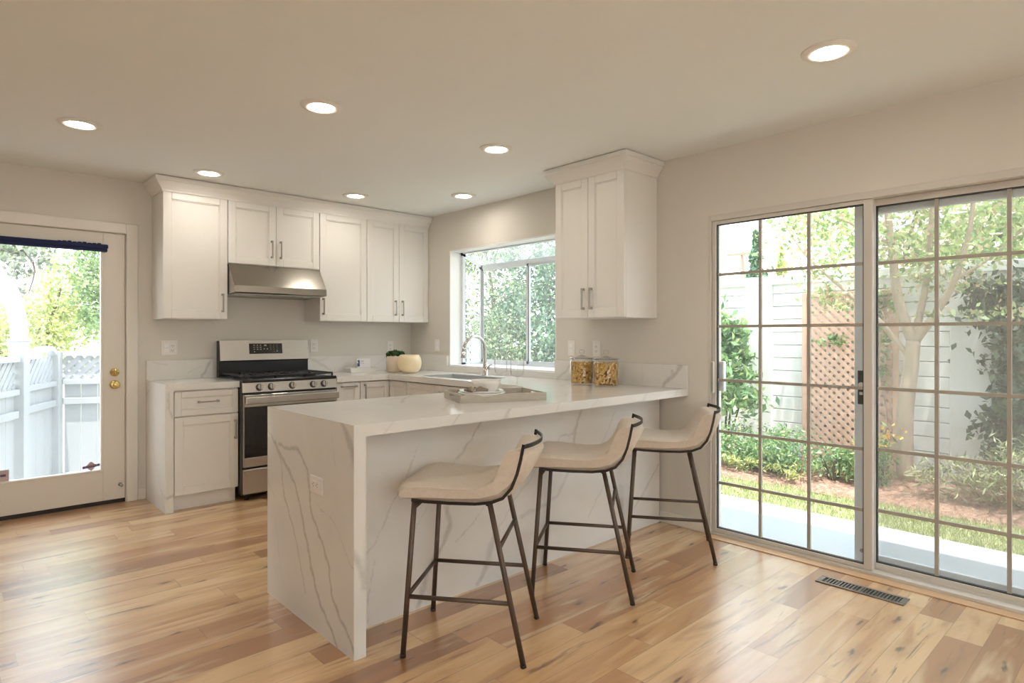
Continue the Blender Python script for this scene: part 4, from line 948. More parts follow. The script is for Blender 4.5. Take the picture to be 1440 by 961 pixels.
# floor register
t = thing('floor_vent', 'grey metal floor register in front of the sliding door', 'vent', (3.357, 1.062, 0.0))
m = MB(); x0_, x1_, y0_, y1_ = 3.305, 3.409, 0.862, 1.262
m.box((x0_, y0_, 0.0), (x0_ + 0.018, y1_, 0.006), 0.002); m.box((x1_ - 0.018, y0_, 0.0), (x1_, y1_, 0.006), 0.002)
m.box((x0_ + 0.018, y0_, 0), (x1_ - 0.018, y0_ + 0.026, 0.006), 0.002); m.box((x0_ + 0.018, y1_ - 0.026, 0), (x1_ - 0.018, y1_, 0.006), 0.002); m.box((x0_ + 0.018, 1.056, 0), (x1_ - 0.018, 1.068, 0.006), 0.001); m.build('frame', M['ventsteel'], t)
m = MB(); m.box((x0_ + 0.018, y0_ + 0.026, 0.0002), (x1_ - 0.018, y1_ - 0.026, 0.0010)); m.build('duct_opening', M['slot'], t)
m = MB()
for i in range(22):
    y = y0_ + 0.034 + i * 0.0154
    if abs(y - 1.062) < 0.010: continue
    m.box((x0_ + 0.018, y - 0.0028, 0.001), (x1_ - 0.018, y + 0.0028, 0.005))
m.build('louvres', M['ventsteel'], t)

# ================================================================ THINGS ON THE WORKTOPS
# serving tray, standing askew on the peninsula
TC = Vector((2.2425, 2.5645, CT)); TR = math.atan2(-0.181, 0.448)
tray = thing('serving_tray', 'pale limed-wood serving tray lying askew on the peninsula', 'tray', TC, TR)
tl, tw, th_ = 0.483 / 2, 0.344 / 2, 0.043
m = MB(); m.box((-tl, -tw, 0.0), (tl, tw, 0.007), 0.001); m.build('base', M['limed'], tray)
m = MB(); q = 0.010
m.box((-tl, -tw, 0.007), (tl, -tw + q, th_), 0.0015); m.box((-tl, tw - q, 0.007), (tl, tw, th_), 0.0015)
for s in (-1, 1):
    a, b = (-tl, -tl + q) if s < 0 else (tl - q, tl)
    m.box((a, -tw + q, 0.007), (b, -0.045, th_), 0.001); m.box((a, 0.045, 0.007), (b, tw - q, th_), 0.001); m.box((a, -0.045, 0.007), (b, 0.045, 0.018), 0.001); m.box((a, -0.045, 0.033), (b, 0.045, th_), 0.001)
m.build('rim', M['limed'], tray)
for y in (-tw + q, tw - q - 0.003):
    m = MB(); m.box((-tl + q + 0.004, y + 0.001 if y > 0 else y, 0.0075), (tl - q - 0.004, y + 0.003 if y > 0 else y + 0.002, th_ - 0.003))
    for i in range(30):
        x = -tl + q + 0.008 + i * 0.0155; m.box((x, y, 0.008), (x + 0.006, y + 0.003, th_ - 0.004))
    m.build('ribbing', M['limed'], tray)

pz = CT + 0.0075
def plate(label, x, y, z, r):
    m = MB(); m.lathe([(0, 0), (r * 0.58, 0), (r * 0.62, 0.003), (r * 0.9, 0.012), (r, 0.016), (r, 0.0185), (r * 0.88, 0.0155), (r * 0.6, 0.0065), (0, 0.006)], (0, 0, 0), 48)
    for v in m.bm.verts: v.co.z *= 2.1 if v.co.z > 0.0061 else 1.0
    o = m.build('dinner_plate', M['porcelain']); o.location = (x, y, z); tag(o, label, 'plate', 'stacked plates on the tray')
plate('white plate at the bottom of the stack on the tray', 2.135, 2.545, pz, 0.128)
plate('white plate on top of another plate, under the bowl and napkin on the tray', 2.137, 2.547, pz + 0.0110, 0.120)
m = MB(); m.lathe([(0, 0), (0.036, 0), (0.040, 0.004), (0.062, 0.022), (0.076, 0.046), (0.080, 0.062), (0.077, 0.062), (0.072, 0.046), (0.058, 0.025), (0.03, 0.010), (0, 0.008)], (0, 0, 0), 48)
for v in m.bm.verts: v.co.z *= 1.32
o = m.build('bowl', M['porcelain']); o.location = (2.195, 2.578, pz + 0.0178); tag(o, 'small white bowl on the plates on the tray, behind the napkin', 'bowl')
t = thing('napkin', 'folded taupe napkin tied in a bow, on the plates on the tray', 'napkin', (2.068, 2.515, pz + 0.046), TR + 0.35)
for s, L in ((-1, 0.052), (1, 0.060)):
    vs, fs = [], []; nu, nv = 8, 15
    for i in range(nu + 1):
        u = i / nu
        for j in range(nv + 1):
            v = j / nv - 0.5; fan = 0.014 + 0.075 * u
            vs.append((s * (0.006 + 0.85 * L * u), v * fan * 0.85, 0.008 + 0.016 * math.sin(PI * min(1, u * 0.9 + 0.1)) * (1 - abs(v) * 1.2) + 0.0045 * math.cos(j * PI) * (0.3 + u)))
    top = len(vs)
    for x, y, z in list(vs): vs.append((x, y * 0.95, max(0.0, z * 0.25 - 0.002)))
    for i in range(nu):
        for j in range(nv):
            k_ = i * (nv + 1) + j
            fs.append((k_, k_ + nv + 1, k_ + nv + 2, k_ + 1)); fs.append((top + k_, top + k_ + 1, top + k_ + nv + 2, top + k_ + nv + 1))
    for i in range(nu):
        for j in (0, nv):
            k_ = i * (nv + 1) + j; fs.append((k_, top + k_, top + k_ + nv + 1, k_ + nv + 1))
    for j in range(nv):
        k_ = nu * (nv + 1) + j; fs.append((k_, k_ + 1, top + k_ + 1, top + k_))
    raw_mesh('pleated_wing', vs, fs, M['napkin'], t)
m = MB(); m.tube([(0, 0.011 * math.cos(a), 0.012 + 0.011 * math.sin(a)) for a in np.linspace(0, 2 * PI, 17)], 0.003, 8); m.build('napkin_ring', M['napkin'], t)

def wineglass(label, x, y):
    m = MB(); m.lathe([(0.0, 0.002), (0.032, 0.001), (0.034, 0.0025), (0.010, 0.006), (0.0042, 0.012), (0.0038, 0.085), (0.008, 0.093), (0.030, 0.100), (0.040, 0.112), (0.0425, 0.135), (0.0425, 0.19), (0.0405, 0.242)], (0, 0, 0), 40)
    o = m.build('wine_glass', M['glassware']); o.location = (x, y, CT); tag(o, label, 'wine glass', 'wine glasses behind the tray')
wineglass('clear stemmed wine glass standing right behind the tray, the nearer one', 2.585, 2.742)
wineglass('clear stemmed wine glass farther back, next to the faucet in the view', 2.650, 2.965)

# pasta jars
def jar(label, x, y, plabel, kind, fill):
    t = thing('glass_jar', label, 'jar', (x, y, CT), 0, 'glass jars of pasta')
    R = 0.0865
    m = MB(); m.lathe([(0, 0.002), (R - 0.008, 0.0), (R - 0.001, 0.006), (R, 0.015), (R, 0.160), (R - 0.004, 0.170), (R - 0.010, 0.175), (R - 0.008, 0.181)], (x, y, CT), 48); m.build('jar_body', M['jarglass'], t)
    m = MB(); m.lathe([(R - 0.004, 0.1815), (R + 0.002, 0.182), (R + 0.003, 0.186), (R, 0.190), (0.060, 0.196), (0.030, 0.203), (0.014, 0.208), (0.0, 0.209)], (x, y, CT), 48); l = m.build('lid', M['jarglass'], t)
    m = MB(); m.lathe([(R - 0.008, 0.180), (R + 0.0022, 0.1803), (R + 0.0022, 0.1835), (R - 0.008, 0.1838)], (x, y, CT), 48); m.build('lid_seal', M['slotgrey'], l)
    m = MB(); m.lathe([(0.010, 0.208), (0.010, 0.216), (0.018, 0.222), (0.022, 0.232), (0.019, 0.243), (0.010, 0.249), (0, 0.250)], (x, y, CT), 28); m.build('lid_knob', M['jarglass'], l)
    # the pasta: short tubes tumbled into the jar
    r = np.random.default_rng(int(x * 1000 + y * 77)); vs, fs = [], []; seg = 6
    rr, LL = (0.0075, 0.019) if kind == 'short' else (0.0065, 0.040)
    N = 620 if kind == 'short' else 420; nb = 0
    for i in range(N):
        z = r.uniform(0.014, fill); onrim = r.random() < 0.75
        rad = (R - 0.006 - rr) if onrim else (R - 0.006 - rr) * math.sqrt(r.random())
        if not onrim: z = r.uniform(fill - 0.025, fill)
        a = r.uniform(0, 2 * PI); c = np.array([rad * math.cos(a), rad * math.sin(a), z])
        tn = np.array([-math.sin(a), math.cos(a), 0]); al = r.uniform(0, PI)
        d = tn * math.cos(al) + np.array([0, 0, 1]) * math.sin(al)
        if not onrim: d = np.array([math.cos(al), math.sin(al), r.normal(0, 0.3)]); d /= np.linalg.norm(d)
        LLi = LL * (0.5 if onrim and kind != 'short' and abs(math.cos(al)) > 0.7 else 1)
        nrm = np.cross(d, [0.3, 0.5, 0.81]); nrm /= np.linalg.norm(nrm); bn = np.cross(d, nrm)
        for e in (-0.5, 0.5):
            for q in range(seg):
                p = c + d * e * LLi + (nrm * math.cos(2 * PI * q / seg) + bn * math.sin(2 * PI * q / seg)) * rr
                h2 = math.hypot(p[0], p[1]); lim = R - 0.0045
                if h2 > lim: p[0] *= lim / h2; p[1] *= lim / h2
                p[2] = min(max(p[2], 0.005), fill + 0.01); vs.append((p[0] + x, p[1] + y, p[2] + CT))
        for q in range(seg): fs.append((nb + q, nb + (q + 1) % seg, nb + seg + (q + 1) % seg, nb + seg + q))
        nb += 2 * seg
    for rad_, in ((R - 0.022,),):                   # inner core, coloured dark for the shade between the pieces
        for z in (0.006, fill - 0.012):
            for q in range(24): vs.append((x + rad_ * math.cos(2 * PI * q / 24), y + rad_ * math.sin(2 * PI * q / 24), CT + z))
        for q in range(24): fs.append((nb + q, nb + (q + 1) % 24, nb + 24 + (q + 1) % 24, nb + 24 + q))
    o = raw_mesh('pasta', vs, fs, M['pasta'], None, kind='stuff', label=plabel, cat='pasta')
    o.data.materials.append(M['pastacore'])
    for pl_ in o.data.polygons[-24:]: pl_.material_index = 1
jar('glass jar of short elbow pasta, the farther of the two jars under the hanging cabinet', 3.405, 2.925, 'small elbow pasta filling the farther jar', 'short', 0.152)
jar('glass jar of long tube pasta, the nearer of the two jars under the hanging cabinet', 3.392, 2.693, 'long tube pasta filling the nearer jar', 'long', 0.152)

# planter, vase, dish with a brochure in the corner
px, py = 3.163, 5.044
t = thing('potted_plant', 'small green succulent in a sand coloured round pot, in the counter corner', 'plant', (px, py, CT))
m = MB(); m.lathe([(0, 0), (0.078, 0), (0.084, 0.006), (0.088, 0.150), (0.085, 0.152), (0.080, 0.150), (0.078, 0.135), (0, 0.135)], (px, py, CT), 44); m.build('pot', M['sand'], t)
m = MB(); m.lathe([(0, 0.145), (0.05, 0.142), (0.078, 0.136), (0.078, 0.1355)], (px, py, CT), 24); m.build('soil', M['soil'], t)
def leaf_cloud(pts, size, seed, aspect=0.45, up=0.0, nrm=None):
    """diamond leaves at pts with random tilt -> verts, faces"""
    r = np.random.default_rng(seed); n = len(pts)
    d = r.normal(size=(n, 3)); d[:, 2] += up; d /= np.linalg.norm(d, axis=1)[:, None]
    w = np.cross(d, r.normal(size=(n, 3))); w /= np.linalg.norm(w, axis=1)[:, None]
    s = (size * r.uniform(0.6, 1.3, n))[:, None]; k_ = np.cross(d, w) * s * 0.12
    P = np.stack([pts - d * s * 0.5, pts + w * s * aspect * 0.5 + k_, pts + d * s * 0.5, pts - w * s * aspect * 0.5 + k_], 1).reshape(-1, 3)
    return P, np.arange(4 * n).reshape(n, 4)
r = np.random.default_rng(4); n = 260; a = r.uniform(0, 2 * PI, n); rd = 0.085 * np.sqrt(r.random(n))
pts = np.stack([px + rd * np.cos(a), py + rd * np.sin(a), CT + 0.152 + 0.030 * (1 - (rd / 0.09) ** 2) + r.uniform(-0.006, 0.022, n)], 1)
v, f = leaf_cloud(pts, 0.042, 5, 0.35, 0.8); raw_mesh('leaves', v, f, M['leafplant'], t)
vx, vy = 3.160, 4.800
t = thing('vase', 'squat rounded cream vase standing in front of the potted plant', 'vase', (vx, vy, CT))
m = MB(); m.lathe([(0, 0.008), (0.060, 0.008), (0.078, 0.014), (0.100, 0.045), (0.110, 0.085), (0.109, 0.115), (0.100, 0.150), (0.088, 0.168), (0.084, 0.171), (0.080, 0.168), (0.092, 0.148), (0.100, 0.10), (0.09, 0.045), (0.06, 0.018), (0, 0.016)], (vx, vy, CT), 52); m.build('vase_body', M['cream'], t)
m = MB(); m.lathe([(0, 0), (0.058, 0), (0.062, 0.0045), (0.062, 0.008), (0, 0.008)], (vx, vy, CT), 36); m.build('foot_ring', M['sand'], t)

t = thing('dish', 'white oblong dish on the counter right of the range', 'dish', (2.905, 5.235, CT))
m = MB(); a, b, c, d = 2.765, 3.045, 5.175, 5.295
m.box((a + 0.012, c + 0.012, 0.0 + CT), (b - 0.012, d - 0.012, CT + 0.010), 0.003); m.build('dish_base', M['porcelain'], t)
m = MB(); poly = [(a + 0.012, c + 0.012), (b - 0.012, c + 0.012), (b - 0.012, d - 0.012), (a + 0.012, d - 0.012)]; top = [(a, c), (b, c), (b, d), (a, d)]
b2 = bmesh.new(); V = []
for z, pl_ in ((CT + 0.004, poly), (CT + 0.046, top), (CT + 0.046, [(a + 0.005, c + 0.005), (b - 0.005, c + 0.005), (b - 0.005, d - 0.005), (a + 0.005, d - 0.005)]), (CT + 0.010, [(a + 0.018, c + 0.018), (b - 0.018, c + 0.018), (b - 0.018, d - 0.018), (a + 0.018, d - 0.018)])): V.append([b2.verts.new((x, y, z)) for x, y in pl_])
for A, B in zip(V, V[1:]):
    for i in range(4): b2.faces.new((A[i], A[(i + 1) % 4], B[(i + 1) % 4], B[i]))
bmesh.ops.recalc_face_normals(b2, faces=b2.faces); m._merge(b2); m.build('dish_wall', M['porcelain'], t)
t = thing('brochure', 'white printed card with a small blue picture, standing in the oblong dish', 'card', (2.935, 5.25, CT + 0.0105))
def tilt(yb, z): return yb + (z - CT) * 0.16
m = MB(); y_ = 5.243; z0_, z1_ = CT + 0.0115, CT + 0.128
m.prism([(tilt(y_, z0_), z0_), (tilt(y_, z1_), z1_), (tilt(y_, z1_) + 0.003, z1_), (tilt(y_, z0_) + 0.003, z0_)], 'x', 2.875, 3.020); cd = m.build('card', M['brochure'], t)
m = MB()
def ink(x0, x1, za, zb): m.prism([(tilt(y_, za) - 0.0008, za), (tilt(y_, zb) - 0.0008, zb), (tilt(y_, zb) + 0.0002, zb), (tilt(y_, za) + 0.0002, za)], 'x', x0, x1)
ink(2.877, 2.901, CT + 0.055, CT + 0.085); ink(2.887, 2.903, CT + 0.085, CT + 0.100); ink(2.883, 2.903, CT + 0.100, CT + 0.114); m.build('picture', M['ink'], t)
m = MB()
for i in range(3): ink(2.916 + i * 0.011, 2.919 + i * 0.011, CT + 0.092, CT + 0.112)
for i in range(4): ink(2.912 + i * 0.010, 2.918 + i * 0.010, CT + 0.078, CT + 0.082)
m.build('printed_marks', M['inkgrey'], t)

# ================================================================ COUNTER STOOLS
def make_stool(label):
    t = thing('bar_stool', label, 'stool', (0, 0, 0), 0.001, 'upholstered counter stools at the peninsula')
    # upholstered shell: closed profile swept across the width
    prof = [(0.278, 0.640), (0.279, 0.662), (0.266, 0.682), (0.235, 0.692), (0.18, 0.692), (0.10, 0.685), (0.02, 0.679), (-0.05, 0.681), (-0.092, 0.696), (-0.122, 0.727), (-0.143, 0.766), (-0.160, 0.798), (-0.182, 0.824), (-0.216, 0.834), (-0.243, 0.828), (-0.254, 0.805),
            (-0.243, 0.755), (-0.222, 0.698), (-0.185, 0.654), (-0.125, 0.630), (-0.04, 0.622), (0.06, 0.620), (0.16, 0.621), (0.235, 0.624), (0.262, 0.628)]
    W = 0.213; vs, fs = [], []; n = len(prof)
    pc = [(0.5 * (a[0] + b[0]), 0.5 * (a[1] + b[1])) for a, b in zip(prof, prof[::-1])]
    US = sorted([-1, 1, -0.99, 0.99, -0.97, 0.97, -0.94, 0.94, -0.90, 0.90] + list(np.linspace(-0.84, 0.84, 15))); N = len(US) - 1
    for i, u in enumerate(US):
        e = max(0.0, (abs(u) - 0.86) / 0.14); sq = max(math.sqrt(max(0.0, 1 - e ** 2)), 0.55)
        x = u * W
        for k_, (y, z) in enumerate(prof):
            j = n - 1 - k_; cy_, cz_ = (y + prof[j][0]) / 2, (z + prof[j][1]) / 2
            sk = sq if z < 0.70 else 1 - (1 - sq) * 0.4
            yy, zz = cy_ + (y - cy_) * sk, cz_ + (z - cz_) * sk
            h_ = min(1, max(0, (zz - 0.655) / 0.16)) if yy < -0.02 else 0.0
            yy += -0.046 * h_ * (1 - u * u) + 0.004 * h_
            if yy > 0.1: yy -= 0.016 * (yy - 0.1) / 0.17 * u ** 4
            zz += -0.006 * (1 - u * u) * (1 - h_)
            xx = x * (1 - 0.07 * h_)
            vs.append((xx, yy, zz))
    for i in range(N):
        for k_ in range(n):
            a, b = i * n + k_, i * n + (k_ + 1) % n; fs.append((a, b, b + n, a + n))
    o = raw_mesh('seat_shell', vs, fs, M['fabric'], t, True)
    bm = bmesh.new(); bm.from_mesh(o.data); bm.verts.ensure_lookup_table()
    bm.faces.new([bm.verts[k_] for k_ in range(n)]); bm.faces.new([bm.verts[N * n + k_] for k_ in range(n)][::-1])
    bmesh.ops.recalc_face_normals(bm, faces=bm.faces); bm.to_mesh(o.data); bm.free()
    # metal frame hugging the shell, with the strap across the top of the back
    m = MB(); xs = 0.209
    side = [(0.205, 0.6235), (0.15, 0.6195), (0.05, 0.6175), (-0.05, 0.6190), (-0.115, 0.6270), (-0.160, 0.645), (-0.194, 0.685), (-0.215, 0.738), (-0.229, 0.795), (-0.240, 0.852)]
    for s in (-1, 1): m.tube([(s * (xs - 0.014 * min(1, max(0, (z - 0.66) / 0.19))), y, z) for y, z in side], 0.01, 8, flat=(0.012, 0.006, (1, 0, 0)))
    m.tube([(0.195 * q, -0.240 - 0.046 * (1 - q * q), 0.843) for q in np.linspace(-1, 1, 15)], 0.01, 8, flat=(0.0045, 0.016, (0, 0, 1)))
    for y in (0.19, -0.10): m.box((-xs, y - 0.006, 0.6125), (xs, y + 0.006, 0.6185), 0.001)
    m.build('seat_frame', M['seatframe'], t)
    fl = {}
    for sx_ in (-1, 1):
        for sy_, top in ((1, (0.185, 0.200)), (-1, (0.187, -0.105))):
            p0 = Vector((sx_ * 0.207, sy_ * 0.241, 0.0)); p1 = Vector((sx_ * top[0], top[1], 0.619)); fl[(sx_, sy_)] = (p0, p1)
            m = MB(); m.cyl(p0 + Vector((0, 0, 0.004)), p1, 0.0108, seg=16); l = m.build('leg', M['legmetal'], t)
            m = MB(); m.cyl(p0, p0 + (p1 - p0).normalized() * 0.012, 0.0118, seg=16); m.build('foot_cap', M['dark'], l)
    def at(k_, z): p0, p1 = fl[k_]; return p0 + (p1 - p0) * (z / 0.619)
    for a, b, z in (((-1, 1), (-1, -1), 0.238), ((1, 1), (1, -1), 0.238), ((-1, 1), (1, 1), 0.240), ((-1, -1), (1, -1), 0.445), ((-1, 1), (1, 1), 0.588)):
        m = MB(); m.cyl(at(a, z), at(b, z), 0.0088, seg=14); m.build('stretcher', M['legmetal'], t)
    return t
st = make_stool('beige upholstered counter stool nearest the camera, at the waterfall end of the peninsula')
ORG[st.name] = Vector((0, 0, 0))
SPOTS = [(1.6445, 2.009, math.radians(37.8), None), (2.415, 2.052, math.radians(35.3), 'beige upholstered counter stool in the middle of the row of three'), (3.168, 2.040, math.radians(34.6), 'beige upholstered counter stool closest to the sliding glass door')]
for i, (x, y, a, lb) in enumerate(SPOTS):
    o = st if i == 0 else copy_tree(st)
    o.location = (x, y, 0); o.rotation_euler = (0, 0, a)
    if lb: o['label'] = lb

# ================================================================ OUTSIDE
G = -0.12                                         # patio level
m = MB(); m.box((XR + WT - 0.01, -6.0, G - 0.15), (5.0, 9.0, G)); m.box((XR + WT - 0.01, -1.0, G), (XR + WT + 0.02, 2.3, -0.01)); struct('patio', m, M['concrete'])
m = MB(); m.box((-6.0, YB + WT + 0.001, -0.62), (3.7, 13.0, -0.45)); struct('side_yard', m, M['concrete'])
m = MB(); m.box((5.0, -6.0, G - 0.2), (5.72, 12.0, G - 0.015)); m.box((3.7, 9.0, G - 0.2), (5.0, 20, G - 0.015)); struct('lawn', m, M['lawn'])
# mulch bed rising to the wall, lumpy
nx, ny = 40, 300; X_, Y_ = np.meshgrid(np.linspace(5.66, 6.95, nx), np.linspace(-5, 12, ny), indexing='ij')
r = np.random.default_rng(2)
Z_ = G - 0.02 + 0.09 * np.clip((X_ - 5.66) / 0.7, 0, 1) ** 0.7 + 0.012 * r.random(X_.shape) + 0.015 * np.sin(X_ * 9) * np.sin(Y_ * 7)
idx = np.arange(nx * ny).reshape(nx, ny)
raw_mesh('mulch_bed', np.stack([X_, Y_, Z_], -1).reshape(-1, 3), np.stack([idx[:-1, :-1], idx[1:, :-1], idx[1:, 1:], idx[:-1, 1:]], -1).reshape(-1, 4), M['mulch'], None, True, kind='structure')
m = MB(); m.box((5.66, -6.0, -0.4), (60, 60, G - 0.10)); struct('ground', m, M['lawn'])
m = MB(); m.box((-60, 13.0, -0.9), (60, 60, -0.62)); struct('ground', m, M['lawn'])

# grass blades
n = 26000; bx_ = r.uniform(5.0, 5.74, n); by_ = r.uniform(-1.2, 6.0, n); hh = r.uniform(0.02, 0.05, n); an = r.uniform(0, 2 * PI, n); ln = r.normal(0, 0.014, (n, 2)); bw = 0.004
b0 = np.stack([bx_, by_, np.full(n, G - 0.016)], 1); sd_ = np.stack([np.cos(an) * bw, np.sin(an) * bw, np.zeros(n)], 1); tp = b0 + np.stack([ln[:, 0], ln[:, 1], hh], 1)
raw_mesh('grass', np.stack([b0 - sd_, b0 + sd_, tp], 1).reshape(-1, 3), np.arange(3 * n).reshape(n, 3), M['blade'], None, kind='stuff', label='strip of short grass between the patio and the mulch bed', cat='grass')

# garden wall: boarded panels between pilasters under a cap
WX = 6.85; m = MB()
pil = [1.255 + 1.97 * i for i in range(-4, 3)]
m.box((WX + 0.04, -6.8, -0.3), (WX + 0.16, 5.2, 1.86))
for p in pil: m.box((WX - 0.035, p - 0.155, -0.25), (WX + 0.17, p + 0.155, 1.885), 0.006)
for a, b in zip(pil, pil[1:]):
    z = 0.0 + G
    for i in range(14):
        z0 = G + i * 0.1425; m.box((WX, a + 0.156, z0 + 0.003), (WX + 0.05, b - 0.156, min(z0 + 0.139, 1.84)), 0.004)
m.box((WX - 0.045, -6.8, 1.835), (WX + 0.19, 5.2, 1.93), 0.008)
struct('wall_garden', m, M['gardenwall'])

def clumps(center, rad, n, seed, nclump=None, tight=0.28, shell=0.5):
    """leaf positions gathered in clumps inside an ellipsoid"""
    r = np.random.default_rng(seed); nc = nclump or max(6, n // 60)
    d = r.normal(size=(nc, 3)); d /= np.linalg.norm(d, axis=1)[:, None]
    q = (shell + (1 - shell) * r.random(nc))[:, None]
    cc = d * q; i = r.integers(0, nc, n)
    p = cc[i] + r.normal(0, tight, (n, 3)) * (0.6 + 0.8 * r.random(nc)[i])[:, None]
    return p * np.array(rad) + np.array(center)
def foliage(name, parent, blobs, size, mat, seed, aspect=0.5, up=0.0, zmin=None, xmax=None, **kw):
    P = np.concatenate([clumps(c, rd, n, seed + i, **(ex[0] if ex else {})) for i, (c, rd, n, *ex) in enumerate(blobs)])
    if xmax is not None: P[:, 0] = np.where(P[:, 0] > xmax, xmax - 0.5 * (P[:, 0] - xmax) % 0.25, P[:, 0])
    if zmin is not None: P[:, 2] = np.maximum(P[:, 2], zmin + 0.02 * np.random.default_rng(seed).random(len(P)))
    v, f = leaf_cloud(P, size, seed + 50, aspect, up)
    return raw_mesh(name, v, f, mat, parent, **kw)
def limbs(parent, paths, mat, name='trunk'):
    m = MB()
    for pts, r0, r1 in paths:
        n = len(pts); P = [Vector(p) for p in pts]; out = []
        for i in range(n - 1):                       # smooth through the points
            p0, p1, p2, p3 = P[max(i - 1, 0)], P[i], P[i + 1], P[min(i + 2, n - 1)]
            for s in range(4):
                u = s / 4; out.append(0.5 * ((2 * p1) + (-p0 + p2) * u + (2 * p0 - 5 * p1 + 4 * p2 - p3) * u * u + (-p0 + 3 * p1 - 3 * p2 + p3) * u ** 3))
        out.append(P[-1]); k_ = len(out)
        m.tube(out, [r0 + (r1 - r0) * i / (k_ - 1) for i in range(k_)], 10)
    return m.build(name, mat, parent)
GZ = -0.05                                        # bed level at the planting

# trellis leaning on the garden wall
t = thing('garden_trellis', 'pinkish wooden lattice trellis standing against the white garden wall', 'trellis', (6.77, 2.26, GZ))
ty0, ty1, tz0, tz1, tx = 1.81, 2.71, GZ - 0.02, 1.72, 6.765
m = MB(); q = 0.045
m.box((tx - 0.02, ty0, tz0), (tx + 0.02, ty0 + q, tz1), 0.003); m.box((tx - 0.02, ty1 - q, tz0), (tx + 0.02, ty1, tz1), 0.003); m.box((tx - 0.02, ty0 + q, tz1 - q), (tx + 0.02, ty1 - q, tz1), 0.003); m.box((tx - 0.02, ty0 + q, tz0 + 0.03), (tx + 0.02, ty1 - q, tz0 + 0.03 + q), 0.003)
m.build('frame', M['lattice'], t)
def lattice_mb(y0, y1, z0, z1, x, pitch, w, th):
    """crossed diagonal laths clipped to a rectangle in the YZ plane"""
    m = MB()
    for sgn, dx in ((1, -th / 2), (-1, th / 2)):
        L = (y1 - y0) + (z1 - z0); k_ = -int((z1 - z0) / pitch) - 1
        while k_ * pitch < L:
            s = k_ * pitch; pts = []
            # line: y = y0 + s + (z - z0) (sgn 1) or mirrored
            za, zb = max(z0, z0 - s), min(z1, z0 + (y1 - y0) - s)
            if zb - za > 0.03:
                ya, yb = y0 + s + (za - z0), y0 + s + (zb - z0)
                if sgn < 0: ya, yb = y1 - (ya - y0), y1 - (yb - y0)
                m.tube([(x + dx, ya, za), (x + dx, yb, zb)], 0.01, 4, flat=(w, th, (1, 0, 0)))
            k_ += 1
    return m
lattice_mb(ty0 + 0.03, ty1 - 0.03, tz0 + 0.06, tz1 - 0.03, tx, 0.088, 0.036, 0.007).build('lattice', M['lattice'], t)

# crape myrtle in front of the wall
t = thing('garden_tree', 'pale-trunked tree with spreading branches in front of the garden wall', 'tree', (6.42, 1.66, GZ))
bx, by = 6.42, 1.66
limbs(t, [([(bx, by, GZ - 0.03), (bx + 0.01, by + 0.01, 0.5), (bx + 0.03, by - 0.03, 0.95), (bx + 0.04, by - 0.05, 1.22)], 0.075, 0.058),
          ([(bx + 0.04, by - 0.05, 1.20), (bx, by + 0.06, 1.6), (bx - 0.05, by + 0.10, 2.1), (bx - 0.10, by + 0.16, 2.7), (bx - 0.1, by + 0.3, 3.2)], 0.050, 0.016),
          ([(bx + 0.04, by - 0.05, 1.20), (bx, by - 0.22, 1.45), (bx - 0.05, by - 0.38, 1.75), (bx - 0.1, by - 0.50, 2.2), (bx - 0.15, by - 0.55, 2.8)], 0.042, 0.012),
          ([(bx + 0.04, by - 0.05, 1.22), (bx + 0.05, by - 0.14, 1.7), (bx - 0.1, by - 0.22, 2.3), (bx - 0.3, by - 0.3, 2.9)], 0.036, 0.010),
          ([(bx + 0.04, by - 0.03, 1.05), (bx - 0.02, by + 0.22, 1.42), (bx - 0.1, by + 0.5, 1.72), (bx - 0.15, by + 0.85, 2.1), (bx - 0.2, by + 1.05, 2.5)], 0.026, 0.008),
          ([(bx - 0.05, by - 0.38, 1.75), (bx - 0.1, by - 0.62, 1.9), (bx - 0.2, by - 0.9, 2.15)], 0.018, 0.006),
          ([(bx - 0.05, by + 0.10, 2.1), (bx - 0.15, by + 0.45, 2.35), (bx - 0.2, by + 0.9, 2.6)], 0.018, 0.005)], M['bark'])
foliage('foliage', t, [((bx - 0.15, by + 0.68, 2.45), (0.5, 0.52, 0.42), 1000), ((bx - 0.2, by + 0.15, 2.75), (0.7, 0.8, 0.5), 1300), ((bx - 0.2, by - 0.6, 2.5), (0.65, 0.65, 0.55), 1500),
                       ((bx, by + 0.25, 1.95), (0.4, 0.55, 0.24), 650), ((bx - 0.1, by - 0.4, 1.85), (0.35, 0.5, 0.2), 420), ((bx - 0.15, by + 0.45, 1.62), (0.22, 0.34, 0.13), 200), ((bx - 0.1, by - 0.55, 1.45), (0.2, 0.35, 0.11), 130), ((bx - 0.2, by - 1.1, 2.25), (0.4, 0.4, 0.4), 500)], 0.058, M['leafmyrtle'], 11, 0.5)

TI = dict(tight=0.2, shell=0.15)
def shrub(name, label, base, blobs, size, mat, seed, stem=True, aspect=0.5, cat='shrub', smat='barkdark', group=None, up=0.2):
    t = thing(name, label, cat, base, 0, group)
    if stem:
        r = np.random.default_rng(seed); paths = []
        for i in range(5):
            c, rd = blobs[i % len(blobs)][0], blobs[i % len(blobs)][1]; a = r.uniform(0, 2 * PI)
            e = (c[0] + rd[0] * 0.5 * math.cos(a), c[1] + rd[1] * 0.5 * math.sin(a), c[2] + rd[2] * 0.3)
            b = (base[0] + 0.04 * math.cos(a), base[1] + 0.04 * math.sin(a), base[2] - 0.02)
            paths.append(([b, tuple((b[j] * 0.5 + e[j] * 0.5 + (0.0 if j < 2 else 0.08 * rd[2])) for j in range(3)), e], 0.012 + 0.01 * rd[2], 0.004))
        limbs(t, paths, M[smat], 'stems')
    foliage('foliage', t, blobs, size, mat, seed, aspect, up, base[2], 6.75)
    return t
